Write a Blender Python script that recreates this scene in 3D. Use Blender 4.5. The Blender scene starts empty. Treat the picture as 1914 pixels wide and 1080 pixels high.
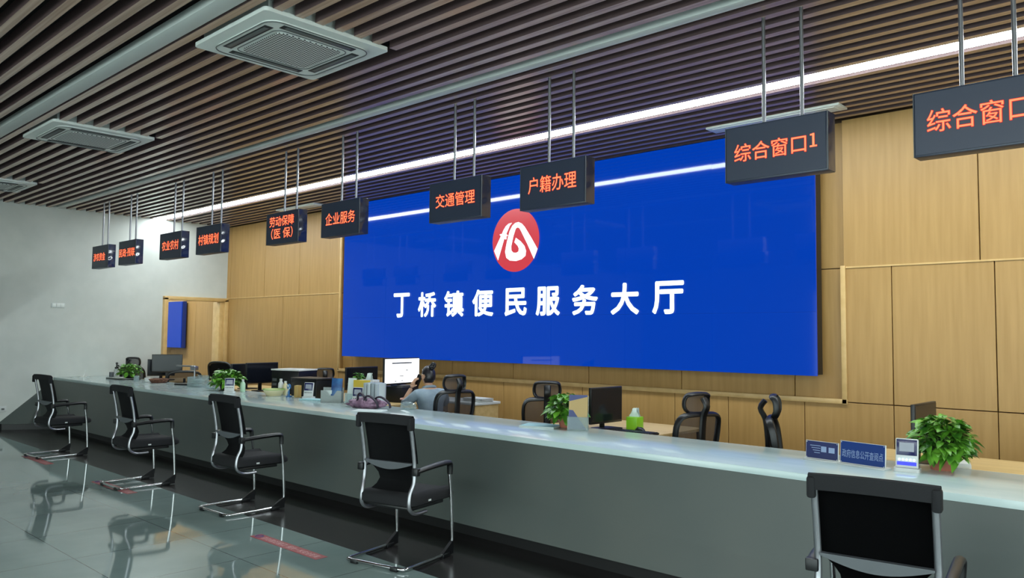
import bpy, bmesh, math, random
from mathutils import Vector, Matrix
from mathutils.geometry import tessellate_polygon

PI = math.pi
random.seed(7)
sc = bpy.context.scene
COL = sc.collection

# ------------------------------------------------------------------ camera
FPX = 1480.0
cam_data = bpy.data.cameras.new('camera')
cam = bpy.data.objects.new('camera', cam_data)
COL.objects.link(cam)
cam_data.sensor_fit = 'HORIZONTAL'
cam_data.sensor_width = 36.0
cam_data.lens = FPX / 1914.0 * 36.0
cam_data.clip_start = 0.05
cam_data.clip_end = 200
RW = Matrix(((0.7311543087243259, -0.032690148563870994, -0.6814284489370291),
             (0.6821274001716084, 0.05077211683429832, 0.7294685751197831),
             (0.01075112873030453, -0.9981750811, 0.05942109803754905)))
right = RW @ Vector((1, 0, 0)); up = RW @ Vector((0, -1, 0)); back = RW @ Vector((0, 0, -1))
M = Matrix((right, up, back)).transposed().to_4x4()
M.translation = Vector((0, 0, 1.52))
cam.matrix_world = M
sc.camera = cam

# ------------------------------------------------------------------ world, exposure
sc.view_settings.view_transform = 'Standard'
sc.view_settings.look = 'None'
sc.view_settings.gamma = 1
sc.view_settings.use_curve_mapping = False
sc.view_settings.exposure = 0.4
world = bpy.data.worlds.new('daylight'); sc.world = world
world.use_nodes = True
wb = world.node_tree.nodes['Background']
wb.inputs[0].default_value = (0.72, 0.88, 0.86, 1)
wb.inputs[1].default_value = 4.2
LED_STRENGTH = 34.0
sc.cycles.max_bounces = 8
sc.cycles.use_denoising = True
sc.cycles.sample_clamp_indirect = 6

# ------------------------------------------------------------------ materials
def lin(c):
    return tuple(((x / 255.0) / 12.92 if x / 255.0 <= 0.04045 else ((x / 255.0 + 0.055) / 1.055) ** 2.4) for x in c) + (1,)

def mat(name, rgb, rough=0.5, metal=0.0, spec=0.5, emis=None, es=0.0, alpha=1.0, trans=0.0, coat=0.0):
    m = bpy.data.materials.new(name); m.use_nodes = True
    b = m.node_tree.nodes['Principled BSDF']
    b.inputs['Base Color'].default_value = lin(rgb)
    b.inputs['Roughness'].default_value = rough
    b.inputs['Metallic'].default_value = metal
    b.inputs['Specular IOR Level'].default_value = spec
    b.inputs['Alpha'].default_value = alpha
    b.inputs['Transmission Weight'].default_value = trans
    b.inputs['Coat Weight'].default_value = coat
    if emis:
        b.inputs['Emission Color'].default_value = lin(emis)
        b.inputs['Emission Strength'].default_value = es
    return m

def nodes(m):
    return m.node_tree.nodes, m.node_tree.links, m.node_tree.nodes['Principled BSDF']

def noise_color(m, c1, c2, scale=(1, 1, 1), nscale=4, detail=4, lo=0.35, hi=0.65, bump=0.0):
    N, L, b = nodes(m)
    tc = N.new('ShaderNodeTexCoord'); mp = N.new('ShaderNodeMapping'); mp.inputs['Scale'].default_value = scale
    nz = N.new('ShaderNodeTexNoise'); nz.inputs['Scale'].default_value = nscale; nz.inputs['Detail'].default_value = detail
    cr = N.new('ShaderNodeValToRGB')
    cr.color_ramp.elements[0].position = lo; cr.color_ramp.elements[0].color = lin(c1)
    cr.color_ramp.elements[1].position = hi; cr.color_ramp.elements[1].color = lin(c2)
    L.new(tc.outputs['Object'], mp.inputs[0]); L.new(mp.outputs[0], nz.inputs['Vector'])
    L.new(nz.outputs['Fac'], cr.inputs[0]); L.new(cr.outputs[0], b.inputs['Base Color'])
    if bump:
        bp = N.new('ShaderNodeBump'); bp.inputs['Strength'].default_value = bump; bp.inputs['Distance'].default_value = 0.01
        L.new(nz.outputs['Fac'], bp.inputs['Height']); L.new(bp.outputs[0], b.inputs['Normal'])
    return cr

m_wall = mat('white_paint', (196, 199, 194), 0.7); noise_color(m_wall, (192, 196, 191), (200, 203, 198), nscale=3)
m_wood = mat('maple_panel', (190, 150, 90), 0.45); noise_color(m_wood, (166, 127, 71), (179, 140, 83), (9, 9, 0.5), 3, 6, .3, .7)
m_woodtrim = mat('maple_trim', (206, 170, 112), 0.4); noise_color(m_woodtrim, (200, 163, 104), (212, 176, 118), (3, 3, 3), 3)
m_seam = mat('panel_gap', (70, 48, 26), 0.8)
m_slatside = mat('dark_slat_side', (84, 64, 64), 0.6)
m_slat = mat('brown_slat', (112, 92, 80), 0.22); noise_color(m_slat, (160, 130, 112), (192, 160, 140), (0.35, 20, 1), 2, 3)
m_plenum = mat('dark_plenum', (26, 18, 20), 0.9)
m_strip = mat('grey_strip', (196, 200, 197), 0.5)
m_tile = mat('grey_floor_tile', (118, 128, 123), 0.05, spec=1.0)
m_plank = mat('dark_floor_plank', (42, 37, 36), 0.22, spec=0.4); noise_color(m_plank, (28, 27, 27), (40, 37, 37), (1, 14, 1), 3, 5)
m_counter_face = mat('grey_counter_panel', (96, 100, 92), 0.42); noise_color(m_counter_face, (74, 81, 79), (82, 87, 83), (1, 1, 1), 1.2, 2)
m_counter_top = mat('pale_stone_top', (178, 188, 184), 0.13); noise_color(m_counter_top, (180, 200, 200), (204, 218, 217), (0.6, 2, 1), 2, 8, .3, .75)
m_black = mat('black_kick', (14, 14, 15), 0.5)
m_chrome = mat('brushed_chrome', (190, 190, 192), 0.16, 1.0)
m_silver = mat('silver_tube', (150, 150, 155), 0.3, 0.85)
m_blackplastic = mat('black_plastic', (9, 10, 13), 0.42)
m_blackfabric = mat('black_fabric', (14, 15, 19), 0.85); noise_color(m_blackfabric, (6, 7, 11), (11, 12, 17), (1, 1, 1), 250, 2)
m_greyplastic = mat('grey_plastic', (78, 82, 86), 0.45)
m_white = mat('white_plastic', (205, 208, 206), 0.4)
m_ac = mat('ac_plastic', (222, 226, 222), 0.45)
m_acgap = mat('ac_louver', (88, 92, 92), 0.5)
m_acdark = mat('ac_slot', (34, 36, 38), 0.6)
m_desk = mat('maple_desk', (205, 175, 120), 0.4); noise_color(m_desk, (198, 167, 111), (212, 183, 128), (0.6, 6, 6), 3)
m_screen_off = mat('dark_display', (18, 21, 28), 0.16, spec=.28)
m_bezel = mat('display_bezel', (18, 18, 20), 0.4)
m_signbody = mat('navy_sign_face', (44, 52, 70), 0.4)
m_signside = mat('navy_sign_side', (30, 36, 56), 0.10, spec=0.8)
m_led_red = mat('red_led', (60, 5, 3), 0.6, emis=(255, 130, 84), es=1.35)
m_led_glow = mat('red_led_edge', (60, 0, 0), 0.6, emis=(215, 10, 4), es=0.9)  # glow around the sign letters, painted as a dimmer red emissive layer
m_leaf = mat('green_leaf', (62, 120, 34), 0.4)
m_terracotta = mat('terracotta', (172, 104, 84), 0.7)
m_darkpot = mat('black_pot', (26, 28, 28), 0.5)
m_stem = mat('green_stem', (70, 98, 44), 0.6)
m_soil = mat('potting_soil', (50, 38, 28), 0.9)
m_led_strip = mat('led_diffuser', (255, 255, 255), 0.5, emis=(240, 252, 255), es=LED_STRENGTH)
m_blue_tile = mat('blue_display', (2, 6, 30), 0.05, spec=0.25, emis=(0, 60, 176), es=.76)
m_screen_white = mat('white_display_lettering', (200, 200, 200), 0.3, emis=(226, 250, 250), es=0.74)
m_screen_red = mat('red_display_disc', (60, 5, 5), 0.3, emis=(214, 62, 74), es=0.66)
m_acrylic = bpy.data.materials.new('clear_acrylic'); m_acrylic.use_nodes = True
def acrylic(m, tint, fac=0.25):
    N, L = m.node_tree.nodes, m.node_tree.links
    for n in list(N):
        if n.type != 'OUTPUT_MATERIAL': N.remove(n)
    out = [n for n in N if n.type == 'OUTPUT_MATERIAL'][0]
    tr = N.new('ShaderNodeBsdfTransparent'); tr.inputs[0].default_value = lin(tint)
    gl = N.new('ShaderNodeBsdfPrincipled'); gl.inputs['Base Color'].default_value = lin((200, 212, 214)); gl.inputs['Roughness'].default_value = 0.12
    mx = N.new('ShaderNodeMixShader'); mx.inputs[0].default_value = fac
    L.new(tr.outputs[0], mx.inputs[1]); L.new(gl.outputs[0], mx.inputs[2]); L.new(mx.outputs[0], out.inputs[0])
acrylic(m_acrylic, (232, 240, 240), 0.25)
m_meshfab = bpy.data.materials.new('grey_chair_mesh'); m_meshfab.use_nodes = True
acrylic(m_meshfab, (245, 245, 245), 0.72)
for n in m_meshfab.node_tree.nodes:
    if n.type == 'BSDF_PRINCIPLED': n.inputs['Base Color'].default_value = lin((58, 56, 62)); n.inputs['Roughness'].default_value = 0.7

# floor tile joints (0.8 m grid), world-space
def tile_floor(m):
    N, L, b = nodes(m)
    tc = N.new('ShaderNodeTexCoord'); sx = N.new('ShaderNodeSeparateXYZ'); L.new(tc.outputs['Object'], sx.inputs[0])
    def joint(sock, off):
        a = N.new('ShaderNodeMath'); a.operation = 'ADD'; a.inputs[1].default_value = off; L.new(sock, a.inputs[0])
        d = N.new('ShaderNodeMath'); d.operation = 'DIVIDE'; d.inputs[1].default_value = 0.78; L.new(a.outputs[0], d.inputs[0])
        f = N.new('ShaderNodeMath'); f.operation = 'FRACT'; L.new(d.outputs[0], f.inputs[0])
        s = N.new('ShaderNodeMath'); s.operation = 'SUBTRACT'; s.inputs[1].default_value = 0.5; L.new(f.outputs[0], s.inputs[0])
        ab = N.new('ShaderNodeMath'); ab.operation = 'ABSOLUTE'; L.new(s.outputs[0], ab.inputs[0])
        g = N.new('ShaderNodeMath'); g.operation = 'GREATER_THAN'; g.inputs[1].default_value = 0.4965; L.new(ab.outputs[0], g.inputs[0])
        return g.outputs[0]
    gx = joint(sx.outputs[0], 5.04 + 78); gy = joint(sx.outputs[1], -1.96 + 78)
    mx = N.new('ShaderNodeMath'); mx.operation = 'MAXIMUM'; L.new(gx, mx.inputs[0]); L.new(gy, mx.inputs[1])
    nz = N.new('ShaderNodeTexNoise'); nz.inputs['Scale'].default_value = 1.6; nz.inputs['Detail'].default_value = 8
    L.new(tc.outputs['Object'], nz.inputs['Vector'])
    cr = N.new('ShaderNodeValToRGB'); cr.color_ramp.elements[0].position = .3; cr.color_ramp.elements[1].position = .75
    cr.color_ramp.elements[0].color = lin((118, 137, 134)); cr.color_ramp.elements[1].color = lin((140, 157, 153))
    L.new(nz.outputs['Fac'], cr.inputs[0])
    mc = N.new('ShaderNodeMixRGB'); mc.inputs[2].default_value = lin((74, 82, 80)); L.new(mx.outputs[0], mc.inputs[0]); L.new(cr.outputs[0], mc.inputs[1])
    L.new(mc.outputs[0], b.inputs['Base Color'])
    n2 = N.new('ShaderNodeTexNoise'); n2.inputs['Scale'].default_value = 1.3; n2.inputs['Detail'].default_value = 1
    L.new(tc.outputs['Object'], n2.inputs['Vector'])
    bp = N.new('ShaderNodeBump'); bp.inputs['Strength'].default_value = 0.04; bp.inputs['Distance'].default_value = 0.02
    L.new(n2.outputs['Fac'], bp.inputs['Height']); L.new(bp.outputs[0], b.inputs['Normal'])
tile_floor(m_tile)

def wavy(m, scale, strength, dist=0.01):
    N, L, b = nodes(m)
    tc = N.new('ShaderNodeTexCoord'); nz = N.new('ShaderNodeTexNoise'); nz.inputs['Scale'].default_value = scale; nz.inputs['Detail'].default_value = 1
    L.new(tc.outputs['Object'], nz.inputs['Vector'])
    bp = N.new('ShaderNodeBump'); bp.inputs['Strength'].default_value = strength; bp.inputs['Distance'].default_value = dist
    L.new(nz.outputs['Fac'], bp.inputs['Height']); L.new(bp.outputs[0], b.inputs['Normal'])
wavy(m_signside, 6, 0.5, 0.03)

# leaf colour variation per leaf position
noise_color(m_leaf, (42, 92, 24), (110, 172, 52), (1, 1, 1), 14, 2, .35, .65)

# ------------------------------------------------------------------ mesh builder
class MB:
    def __init__(s): s.bm = bmesh.new(); s.mi = 0
    def _fin(s, faces):
        for f in faces: f.material_index = s.mi
    def box(s, c, size, rot=None, bevel=0.0, seg=2):
        r = bmesh.ops.create_cube(s.bm, size=1.0)
        vs = r['verts']
        for v in vs: v.co = Vector((v.co.x * size[0], v.co.y * size[1], v.co.z * size[2]))
        fs = list({f for v in vs for f in v.link_faces})
        if bevel > 0:
            es = list({e for v in vs for e in v.link_edges})
            rr = bmesh.ops.bevel(s.bm, geom=es, offset=bevel, segments=seg, affect='EDGES', profile=0.5, clamp_overlap=True)
            vs = list({v for v in rr['verts']} | {v for v in vs if v.is_valid}); fs = list({f for v in vs for f in v.link_faces})
        T = Matrix.Translation(Vector(c)) @ (rot.to_4x4() if rot else Matrix.Identity(4))
        for v in vs: v.co = T @ v.co
        s._fin(fs); return s
    def tube(s, path, r, seg=8, closed=False, flat=1.0, smooth=0):
        P = [Vector(p) for p in path]
        if smooth:
            if isinstance(r, (list, tuple)): r = [v.x for v in catmull([Vector((q, 0, 0)) for q in r], smooth, closed)]
            P = catmull(P, smooth, closed)
        n = len(P); rings = []
        prev = None
        for i in range(n):
            a = P[i - 1] if (i > 0 or closed) else P[i]; b = P[(i + 1) % n] if (i < n - 1 or closed) else P[i]
            t = (b - a).normalized() if (b - a).length > 1e-9 else Vector((0, 0, 1))
            if prev is None:
                ref = Vector((0, 0, 1)) if abs(t.z) < 0.9 else Vector((1, 0, 0))
                u = t.cross(ref).normalized()
            else:
                u = (prev - t * prev.dot(t)).normalized()
            prev = u; w = t.cross(u)
            rr = r[i] if isinstance(r, (list, tuple)) else r
            rings.append([s.bm.verts.new(P[i] + u * math.cos(2 * PI * k / seg) * rr * flat + w * math.sin(2 * PI * k / seg) * rr) for k in range(seg)])
        fs = []
        m = n if closed else n - 1
        for i in range(m):
            A = rings[i]; B = rings[(i + 1) % n]
            for k in range(seg): fs.append(s.bm.faces.new((A[k], A[(k + 1) % seg], B[(k + 1) % seg], B[k])))
        if not closed:
            fs.append(s.bm.faces.new(rings[0][::-1])); fs.append(s.bm.faces.new(rings[-1]))
        s._fin(fs); return s
    def lathe(s, prof, seg=20, c=(0, 0, 0), rot=None):
        T = Matrix.Translation(Vector(c)) @ (rot.to_4x4() if rot else Matrix.Identity(4))
        rings = [[s.bm.verts.new(T @ Vector((max(r, 1e-4) * math.cos(2 * PI * k / seg), max(r, 1e-4) * math.sin(2 * PI * k / seg), z))) for k in range(seg)] for r, z in prof]
        fs = []
        for A, B in zip(rings, rings[1:]):
            for k in range(seg): fs.append(s.bm.faces.new((A[k], A[(k + 1) % seg], B[(k + 1) % seg], B[k])))
        fs.append(s.bm.faces.new(rings[0][::-1])); fs.append(s.bm.faces.new(rings[-1]))
        s._fin(fs); return s
    def prism(s, pts, fn, d0, d1):
        """2-D outline pts, fn(u, v, d) -> point; extruded from d0 to d1"""
        tri = tessellate_polygon([[Vector((p[0], p[1], 0)) for p in pts]])
        A = [s.bm.verts.new(fn(p[0], p[1], d0)) for p in pts]; B = [s.bm.verts.new(fn(p[0], p[1], d1)) for p in pts]
        fs = []
        for t in tri:
            try: fs.append(s.bm.faces.new([A[i] for i in t])); fs.append(s.bm.faces.new([B[i] for i in t][::-1]))
            except ValueError: pass
        n = len(pts)
        for i in range(n): fs.append(s.bm.faces.new((A[i], A[(i + 1) % n], B[(i + 1) % n], B[i])))
        s._fin(fs); return s
    def grid(s, rows, thick=0.0, closed_u=False):
        """rows: list of lists of points -> sheet"""
        V = [[s.bm.verts.new(Vector(p)) for p in r] for r in rows]
        fs = []
        for a, b in zip(V, V[1:]):
            n = len(a); rng = range(n) if closed_u else range(n - 1)
            for k in rng: fs.append(s.bm.faces.new((a[k], a[(k + 1) % n], b[(k + 1) % n], b[k])))
        s._fin(fs)
        if thick:
            r = bmesh.ops.solidify(s.bm, geom=fs, thickness=thick)
            s._fin([g for g in r['geom'] if isinstance(g, bmesh.types.BMFace)])
        return s
    def ellipsoid(s, c, rad, rot=None, seg=16):
        r = bmesh.ops.create_uvsphere(s.bm, u_segments=seg, v_segments=max(6, seg // 2), radius=1)
        T = Matrix.Translation(Vector(c)) @ (rot.to_4x4() if rot else Matrix.Identity(4)) @ Matrix.Diagonal(Vector((rad[0], rad[1], rad[2], 1)))
        for v in r['verts']: v.co = T @ v.co
        s._fin(list({f for v in r['verts'] for f in v.link_faces})); return s
    def build(s, name, mats, parent=None, loc=(0, 0, 0), rz=0.0, sharp=40, sub=0):
        bmesh.ops.recalc_face_normals(s.bm, faces=s.bm.faces)
        me = bpy.data.meshes.new(name); s.bm.to_mesh(me); s.bm.free()
        for p in me.polygons: p.use_smooth = True
        try: me.set_sharp_from_angle(angle=math.radians(sharp))
        except Exception: pass
        for m in (mats if isinstance(mats, (list, tuple)) else [mats]): me.materials.append(m)
        o = bpy.data.objects.new(name, me); COL.objects.link(o)
        o.location = loc; o.rotation_euler = (0, 0, rz)
        if parent: o.parent = parent
        if sub:
            md = o.modifiers.new('smooth', 'SUBSURF'); md.levels = sub; md.render_levels = sub
        return o

def catmull(P, n, closed=False):
    out = []; N = len(P)
    rng = range(N) if closed else range(N - 1)
    for i in rng:
        if closed: p0, p1, p2, p3 = P[(i - 1) % N], P[i], P[(i + 1) % N], P[(i + 2) % N]
        else: p0, p1, p2, p3 = P[max(i - 1, 0)], P[i], P[i + 1], P[min(i + 2, N - 1)]
        for k in range(n):
            t = k / n
            out.append(0.5 * ((2 * p1) + (-p0 + p2) * t + (2 * p0 - 5 * p1 + 4 * p2 - p3) * t * t + (-p0 + 3 * p1 - 3 * p2 + p3) * t ** 3))
    if not closed: out.append(P[-1].copy())
    return out

def thing(name, label, cat, loc=(0, 0, 0), rz=0.0, group=None):
    o = bpy.data.objects.new(name, None); COL.objects.link(o)
    o.empty_display_size = 0.1; o.location = loc; o.rotation_euler = (0, 0, rz)
    return tag(o, label, cat, group)
def tag(o, label, cat, group=None):
    o['label'] = label; o['category'] = cat
    if group: o['group'] = group
    return o
def struct(o): o['kind'] = 'structure'; return o
def dup(root, loc, rz, label, group=None):
    r = root.copy(); COL.objects.link(r); r.location = loc; r.rotation_euler = (0, 0, rz); r['label'] = label
    if group: r['group'] = group
    for ch in list(root.children):
        c = ch.copy(); COL.objects.link(c); c.parent = r
        for g in list(ch.children):
            d = g.copy(); COL.objects.link(d); d.parent = c
    return r
def RX(a): return Matrix.Rotation(a, 3, 'X')
def RY(a): return Matrix.Rotation(a, 3, 'Y')
def RZ(a): return Matrix.Rotation(a, 3, 'Z')

# text as mesh, fitted into the box (x0..x1, z0..z1) of the local XZ plane, facing -Y
_text_cache = {}
def text_verts(s, offset=0.0):
    key = (s, offset)
    if key in _text_cache: return _text_cache[key]
    cu = bpy.data.curves.new('t', 'FONT'); cu.body = s; cu.size = 1; cu.extrude = 0.0; cu.offset = offset; cu.resolution_u = 3
    ob = bpy.data.objects.new('t', cu); COL.objects.link(ob)
    dg = bpy.context.evaluated_depsgraph_get(); dg.update()
    me = bpy.data.meshes.new_from_object(ob.evaluated_get(dg))
    V = [v.co.copy() for v in me.vertices]; F = [tuple(p.vertices) for p in me.polygons]
    bpy.data.objects.remove(ob); bpy.data.curves.remove(cu); bpy.data.meshes.remove(me)
    _text_cache[key] = (V, F); return V, F
def put_text(mb, s, box, y, offset=0.0, plane=None, pad=0.0):
    V, F = text_verts(s, offset)
    if not V: return
    x0 = min(v.x for v in V); x1 = max(v.x for v in V); y0 = min(v.y for v in V); y1 = max(v.y for v in V)
    a0, a1, b0, b1 = box
    a0 -= pad; a1 += pad; b0 -= pad; b1 += pad
    f = plane or (lambda a, b: Vector((a, y, b)))
    vs = [mb.bm.verts.new(f(a0 + (v.x - x0) / (x1 - x0) * (a1 - a0), b0 + (v.y - y0) / (y1 - y0) * (b1 - b0))) for v in V]
    for p in F:
        try: g = mb.bm.faces.new([vs[i] for i in p]); g.material_index = mb.mi
        except ValueError: pass

def put_bold(mb, s, box, y, d, sgn=-1, dirs=8, plane=None):
    a0, a1, b0, b1 = box
    bx = (a0 + d, a1 - d, b0 + d, b1 - d)
    for k in range(dirs + 1):
        dx, dz = (0, 0) if k == dirs else (d * math.cos(2 * PI * k / dirs), d * math.sin(2 * PI * k / dirs))
        f = (lambda a, b, dx=dx, dz=dz, k=k: Vector((a + dx, y - .00003 * k, b + dz))) if plane is None else (lambda a, b, dx=dx, dz=dz, k=k: plane(a + dx, b + dz, k))
        put_text(mb, s, bx, y, 0, plane=f)

# ================================================================== ROOM
XL, XR, YB, YF, ZC = -14.15, 5.0, 7.25, -7.0, 3.52
# floors
b = MB(); b.box(((XL + XR) / 2 - 1.5, (YF + 3.406) / 2, -0.05), (XR - XL + 5, 3.406 - YF, 0.1))
fl = struct(b.build('floor', m_tile))
b = MB(); b.box(((XL + XR) / 2 - 2.5, (3.406 + YB + .3) / 2, -0.05), (XR - XL + 5, YB + .3 - 3.406, 0.1))
fp = struct(b.build('floor_planks', m_plank)); fp.name = 'floor.001'

# left wall with door opening y 6.05..7.2 up to z 2.1
b = MB()
b.box((XL - 0.06, (YF + 6.06) / 2, ZC / 2 + .1), (0.12, 6.06 - YF, ZC + .2))
b.box((XL - 0.06, (6.06 + YB) / 2, (2.15 + ZC + .2) / 2), (0.12, YB - 6.06, ZC + .2 - 2.15))
struct(b.build('wall_left', m_wall))
# right and front walls, unseen, with open bays added to let daylight in
b = MB(); b.box((XR + .06, (3 + YB) / 2, ZC / 2 + .1), (.12, YB - 3, ZC + .2)); b.box((XR + .06, (YF + 3) / 2, 3.25), (.12, 3 - YF, .9))
for y in (-6.9, -4.4, -1.9, .6): b.box((XR + .06, y, 1.4), (.12, .2, 2.8))
struct(b.build('wall_right', m_wall))
b = MB()
b.box(((XL + XR) / 2, YF - .06, 3.2), (XR - XL, .12, .9))
b.box((-11.4, YF - .06, 1.375), (5.5, .12, 2.75))
for x in (-5.3, -2.0, 1.3, 4.85): b.box((x, YF - .06, 1.375), (.2, .12, 2.75))
struct(b.build('wall_front', m_wall))

# back wall: dark backing + maple panels with open joints
b = MB(); b.box(((XL + XR) / 2 - 2.5, YB + .16, ZC / 2 + .1), (XR - XL + 5, .12, ZC + .2)); b.mi = 1
G = 0.004
def panels(b, xs, z0, z1, y0, y1):
    for a, c in zip(xs, xs[1:]):
        b.box(((a + c) / 2, (y0 + y1) / 2, (z0 + z1) / 2), (c - a - 2 * G, y1 - y0, z1 - z0 - 2 * G), bevel=.0015, seg=1)
RX0, RX1, RZ0 = -10.46, -2.68, 0.962   # recess around the display
panels(b, [-19, -17.6, -16.5, -15.4, -14.02, -12.79, -11.66, RX0], 2.17, ZC, YB, YB + .1)
panels(b, [-19, -17.6, -16.5, -15.4, -14.02, -12.15, RX0], 0.02, 2.17, YB, YB + .1)
panels(b, [RX1, -1.86 + .27, -0.5, .7, 1.9, 3.1, XR], 2.17, ZC, YB, YB + .1)
panels(b, [RX1, -2.27, -1.49, -0.3, .9, 2.1, 3.3, XR], RZ0, 2.17, YB, YB + .1)
panels(b, [RX0, -9.4, -8.2, -6.9, -5.65, -4.43, -3.82, -3.05, -2.27, -1.49, -0.3, .9, 2.1, 3.3, XR], 0.02, RZ0, YB, YB + .1)
panels(b, [RX0, -10.2, -7.93, -6.80, -5.61, -4.39, -3.17, RX1], RZ0, 2.17, YB + .07, YB + .13)
panels(b, [RX0, -7.93, -5.61, -3.17, RX1], 2.17, ZC, YB + .07, YB + .13)
struct(b.build('wall_back', [m_seam, m_wood]))
b = MB()
b.box(((RX0 + RX1) / 2, YB - .004, RZ0 + .005), (RX1 - RX0 + .05, .03, .045), bevel=.004)
b.box((RX1, YB - .004, (RZ0 + 2.17) / 2), (.045, .03, 2.17 - RZ0 + .03), bevel=.004)
b.box((RX0, YB - .004, (RZ0 + ZC) / 2), (.045, .03, ZC - RZ0), bevel=.004)
struct(b.build('trim_3', m_woodtrim))
# horizontal joint beads
b = MB()
b.box(((-19 + RX0) / 2, YB - .003, 2.17), (RX0 + 19, .012, .014)); b.box(((RX1 + XR) / 2, YB - .003, 2.17), (XR - RX1, .012, .014))
struct(b.build('trim_4', m_woodtrim))
# room beyond the left doorway
b = MB(); b.box((-18.6, 5.5, 1.8), (.12, 4.0, 3.72)); b.box((-16.4, 4.4, 1.8), (4.4, .12, 3.72)); struct(b.build('wall_beyond', m_wall))

# door frame in left wall
b = MB()
b.box((XL + .0, 6.085, 1.07), (.16, .07, 2.14), bevel=.004)
b.box((XL + .0, 7.215, 1.07), (.16, .07, 2.14), bevel=.004)
b.box((XL + .0, 6.65, 2.135), (.16, 1.2, .065), bevel=.004)
b.box((XL - .09, 7.14, 1.06), (.26, .09, 2.08), bevel=.004)
struct(b.build('door_1', m_woodtrim))
# baseboards
b = MB(); b.box((XL + .008, (YF + 3.6) / 2, .05), (.016, 3.6 - YF, .10)); struct(b.build('baseboard_left', m_black))
t = thing('linear_light', 'LED line light in the room beyond the left doorway', 'ceiling light', (-16.2, 5.9, 3.40))
b = MB(); b.box((0, 0, .03), (2.6, .34, .05)); b.build('housing', m_strip, t)
b = MB(); b.box((0, 0, 0), (2.56, .3, .012)); b.build('diffuser', m_led_strip, t)

# ceiling: dark plenum, open brown slats, unlit strips
b = MB(); b.box(((XL + XR) / 2 - 2, (YF + YB) / 2, ZC + .32), (XR - XL + 4.2, YB - YF + .5, .05))
ceil = struct(b.build('ceiling', m_plenum))
ACX = [(-5.31, -4.345), (-9.165, -8.20), (-12.92, -11.955)]; ACY = (2.42, 3.37)
LEDY = (5.845, 5.995)
b = MB()
y = 3.519 - .15 * 70
TRIM = [(2.175, 2.30), (4.275, 4.355)]
while y < YB - .03:
    ya, yb = y, y + .06
    skip = any(yb > t0 + .005 and ya < t1 - .005 for t0, t1 in TRIM) or (yb > LEDY[0] and ya < LEDY[1])
    if y > YF and not skip:
        segs = [(XL, XR)]
        if yb > ACY[0] and ya < ACY[1]:
            segs = [(XL, ACX[2][0]), (ACX[2][1], ACX[1][0]), (ACX[1][1], ACX[0][0]), (ACX[0][1], XR)]
        for a, c in segs: b.box(((a + c) / 2, (ya + yb) / 2, ZC + .045), (c - a, .06, .09))
    y += .15
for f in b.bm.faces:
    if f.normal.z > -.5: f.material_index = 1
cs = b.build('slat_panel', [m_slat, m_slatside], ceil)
for k, (t0, t1) in enumerate(TRIM):
    b = MB(); b.box(((XL + XR) / 2, (t0 + t1) / 2, ZC + .03), (XR - XL, t1 - t0, .06), bevel=.003)
    b.box(((XL + XR) / 2, t1 + .012, ZC + .05), (XR - XL, .006, .06))
    struct(b.build('trim_%d' % (k + 1), m_strip))

# ------------------------------------------------------------------ continuous LED line
t = thing('linear_light', 'bright white continuous LED line light running across the slatted ceiling', 'ceiling light', (0, sum(LEDY) / 2, ZC))
b = MB(); b.box(((XL + XR) / 2, 0, .05), (XR - XL - .02, .17, .07)); b.build('housing', m_strip, t)
b = MB(); b.box(((XL + XR) / 2, 0, .006), (XR - XL - .04, .125, .018)); b.build('diffuser', m_led_strip, t)

for k, yy in enumerate((-.6, -2.6, -4.8)):  # unseen fill lights, added to brighten the floor and counter
    t = thing('linear_light', ['nearest LED line light above and behind the camera', 'middle LED line light of three behind the camera', 'LED line light behind the camera closest to the front windows'][k], 'ceiling light', (.6, yy, ZC - .1), 0, 'hall line lights behind the camera')
    b = MB(); b.box((0, 0, .05), (8.6, .17, .07)); b.build('housing', m_strip, t)
    b = MB(); b.box((0, 0, .006), (8.5, .125, .018)); b.build('diffuser', m_led_strip, t)

# ------------------------------------------------------------------ ceiling cassettes
def grille_mat():
    m = mat('grille_pattern', (150, 154, 152), 0.5)
    N, L, bb = nodes(m)
    tc = N.new('ShaderNodeTexCoord'); mp = N.new('ShaderNodeMapping'); mp.inputs['Rotation'].default_value = (0, 0, 0)
    mp.inputs['Scale'].default_value = (1, 1, 1)
    br = N.new('ShaderNodeTexBrick'); br.inputs['Scale'].default_value = 1.0
    br.inputs['Brick Width'].default_value = .024; br.inputs['Row Height'].default_value = .022; br.inputs['Mortar Size'].default_value = .0042
    br.inputs['Mortar Smooth'].default_value = .3
    br.inputs['Color1'].default_value = lin((40, 42, 44)); br.inputs['Color2'].default_value = lin((48, 50, 52)); br.inputs['Mortar'].default_value = lin((214, 218, 216))
    L.new(tc.outputs['Object'], mp.inputs[0]); L.new(mp.outputs[0], br.inputs['Vector']); L.new(br.outputs[0], bb.inputs['Base Color'])
    return m
m_grille = grille_mat()
def rrect(w, h, r, n=6):
    pts = []
    for cx, cy, a0 in ((w / 2 - r, h / 2 - r, 0), (-w / 2 + r, h / 2 - r, 90), (-w / 2 + r, -h / 2 + r, 180), (w / 2 - r, -h / 2 + r, 270)):
        for k in range(n + 1):
            a = math.radians(a0 + 90 * k / n); pts.append((cx + r * math.cos(a), cy + r * math.sin(a)))
    return pts
def flatz(u, v, d): return Vector((u, v, d))
ac = thing('air_conditioner', 'white square ceiling cassette air conditioner, nearest and largest of the three', 'air conditioner', ((ACX[0][0] + ACX[0][1]) / 2, sum(ACY) / 2, ZC), 0)
b = MB(); b.prism(rrect(.955, .955, .03), flatz, -.02, .006); b.box((0, 0, .06), (.86, .86, .1)); b.build('panel', m_ac, ac)
b = MB(); b.prism(rrect(.78, .78, .1), flatz, -.032, -.018); b.build('inner_frame', m_ac, ac)
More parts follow.
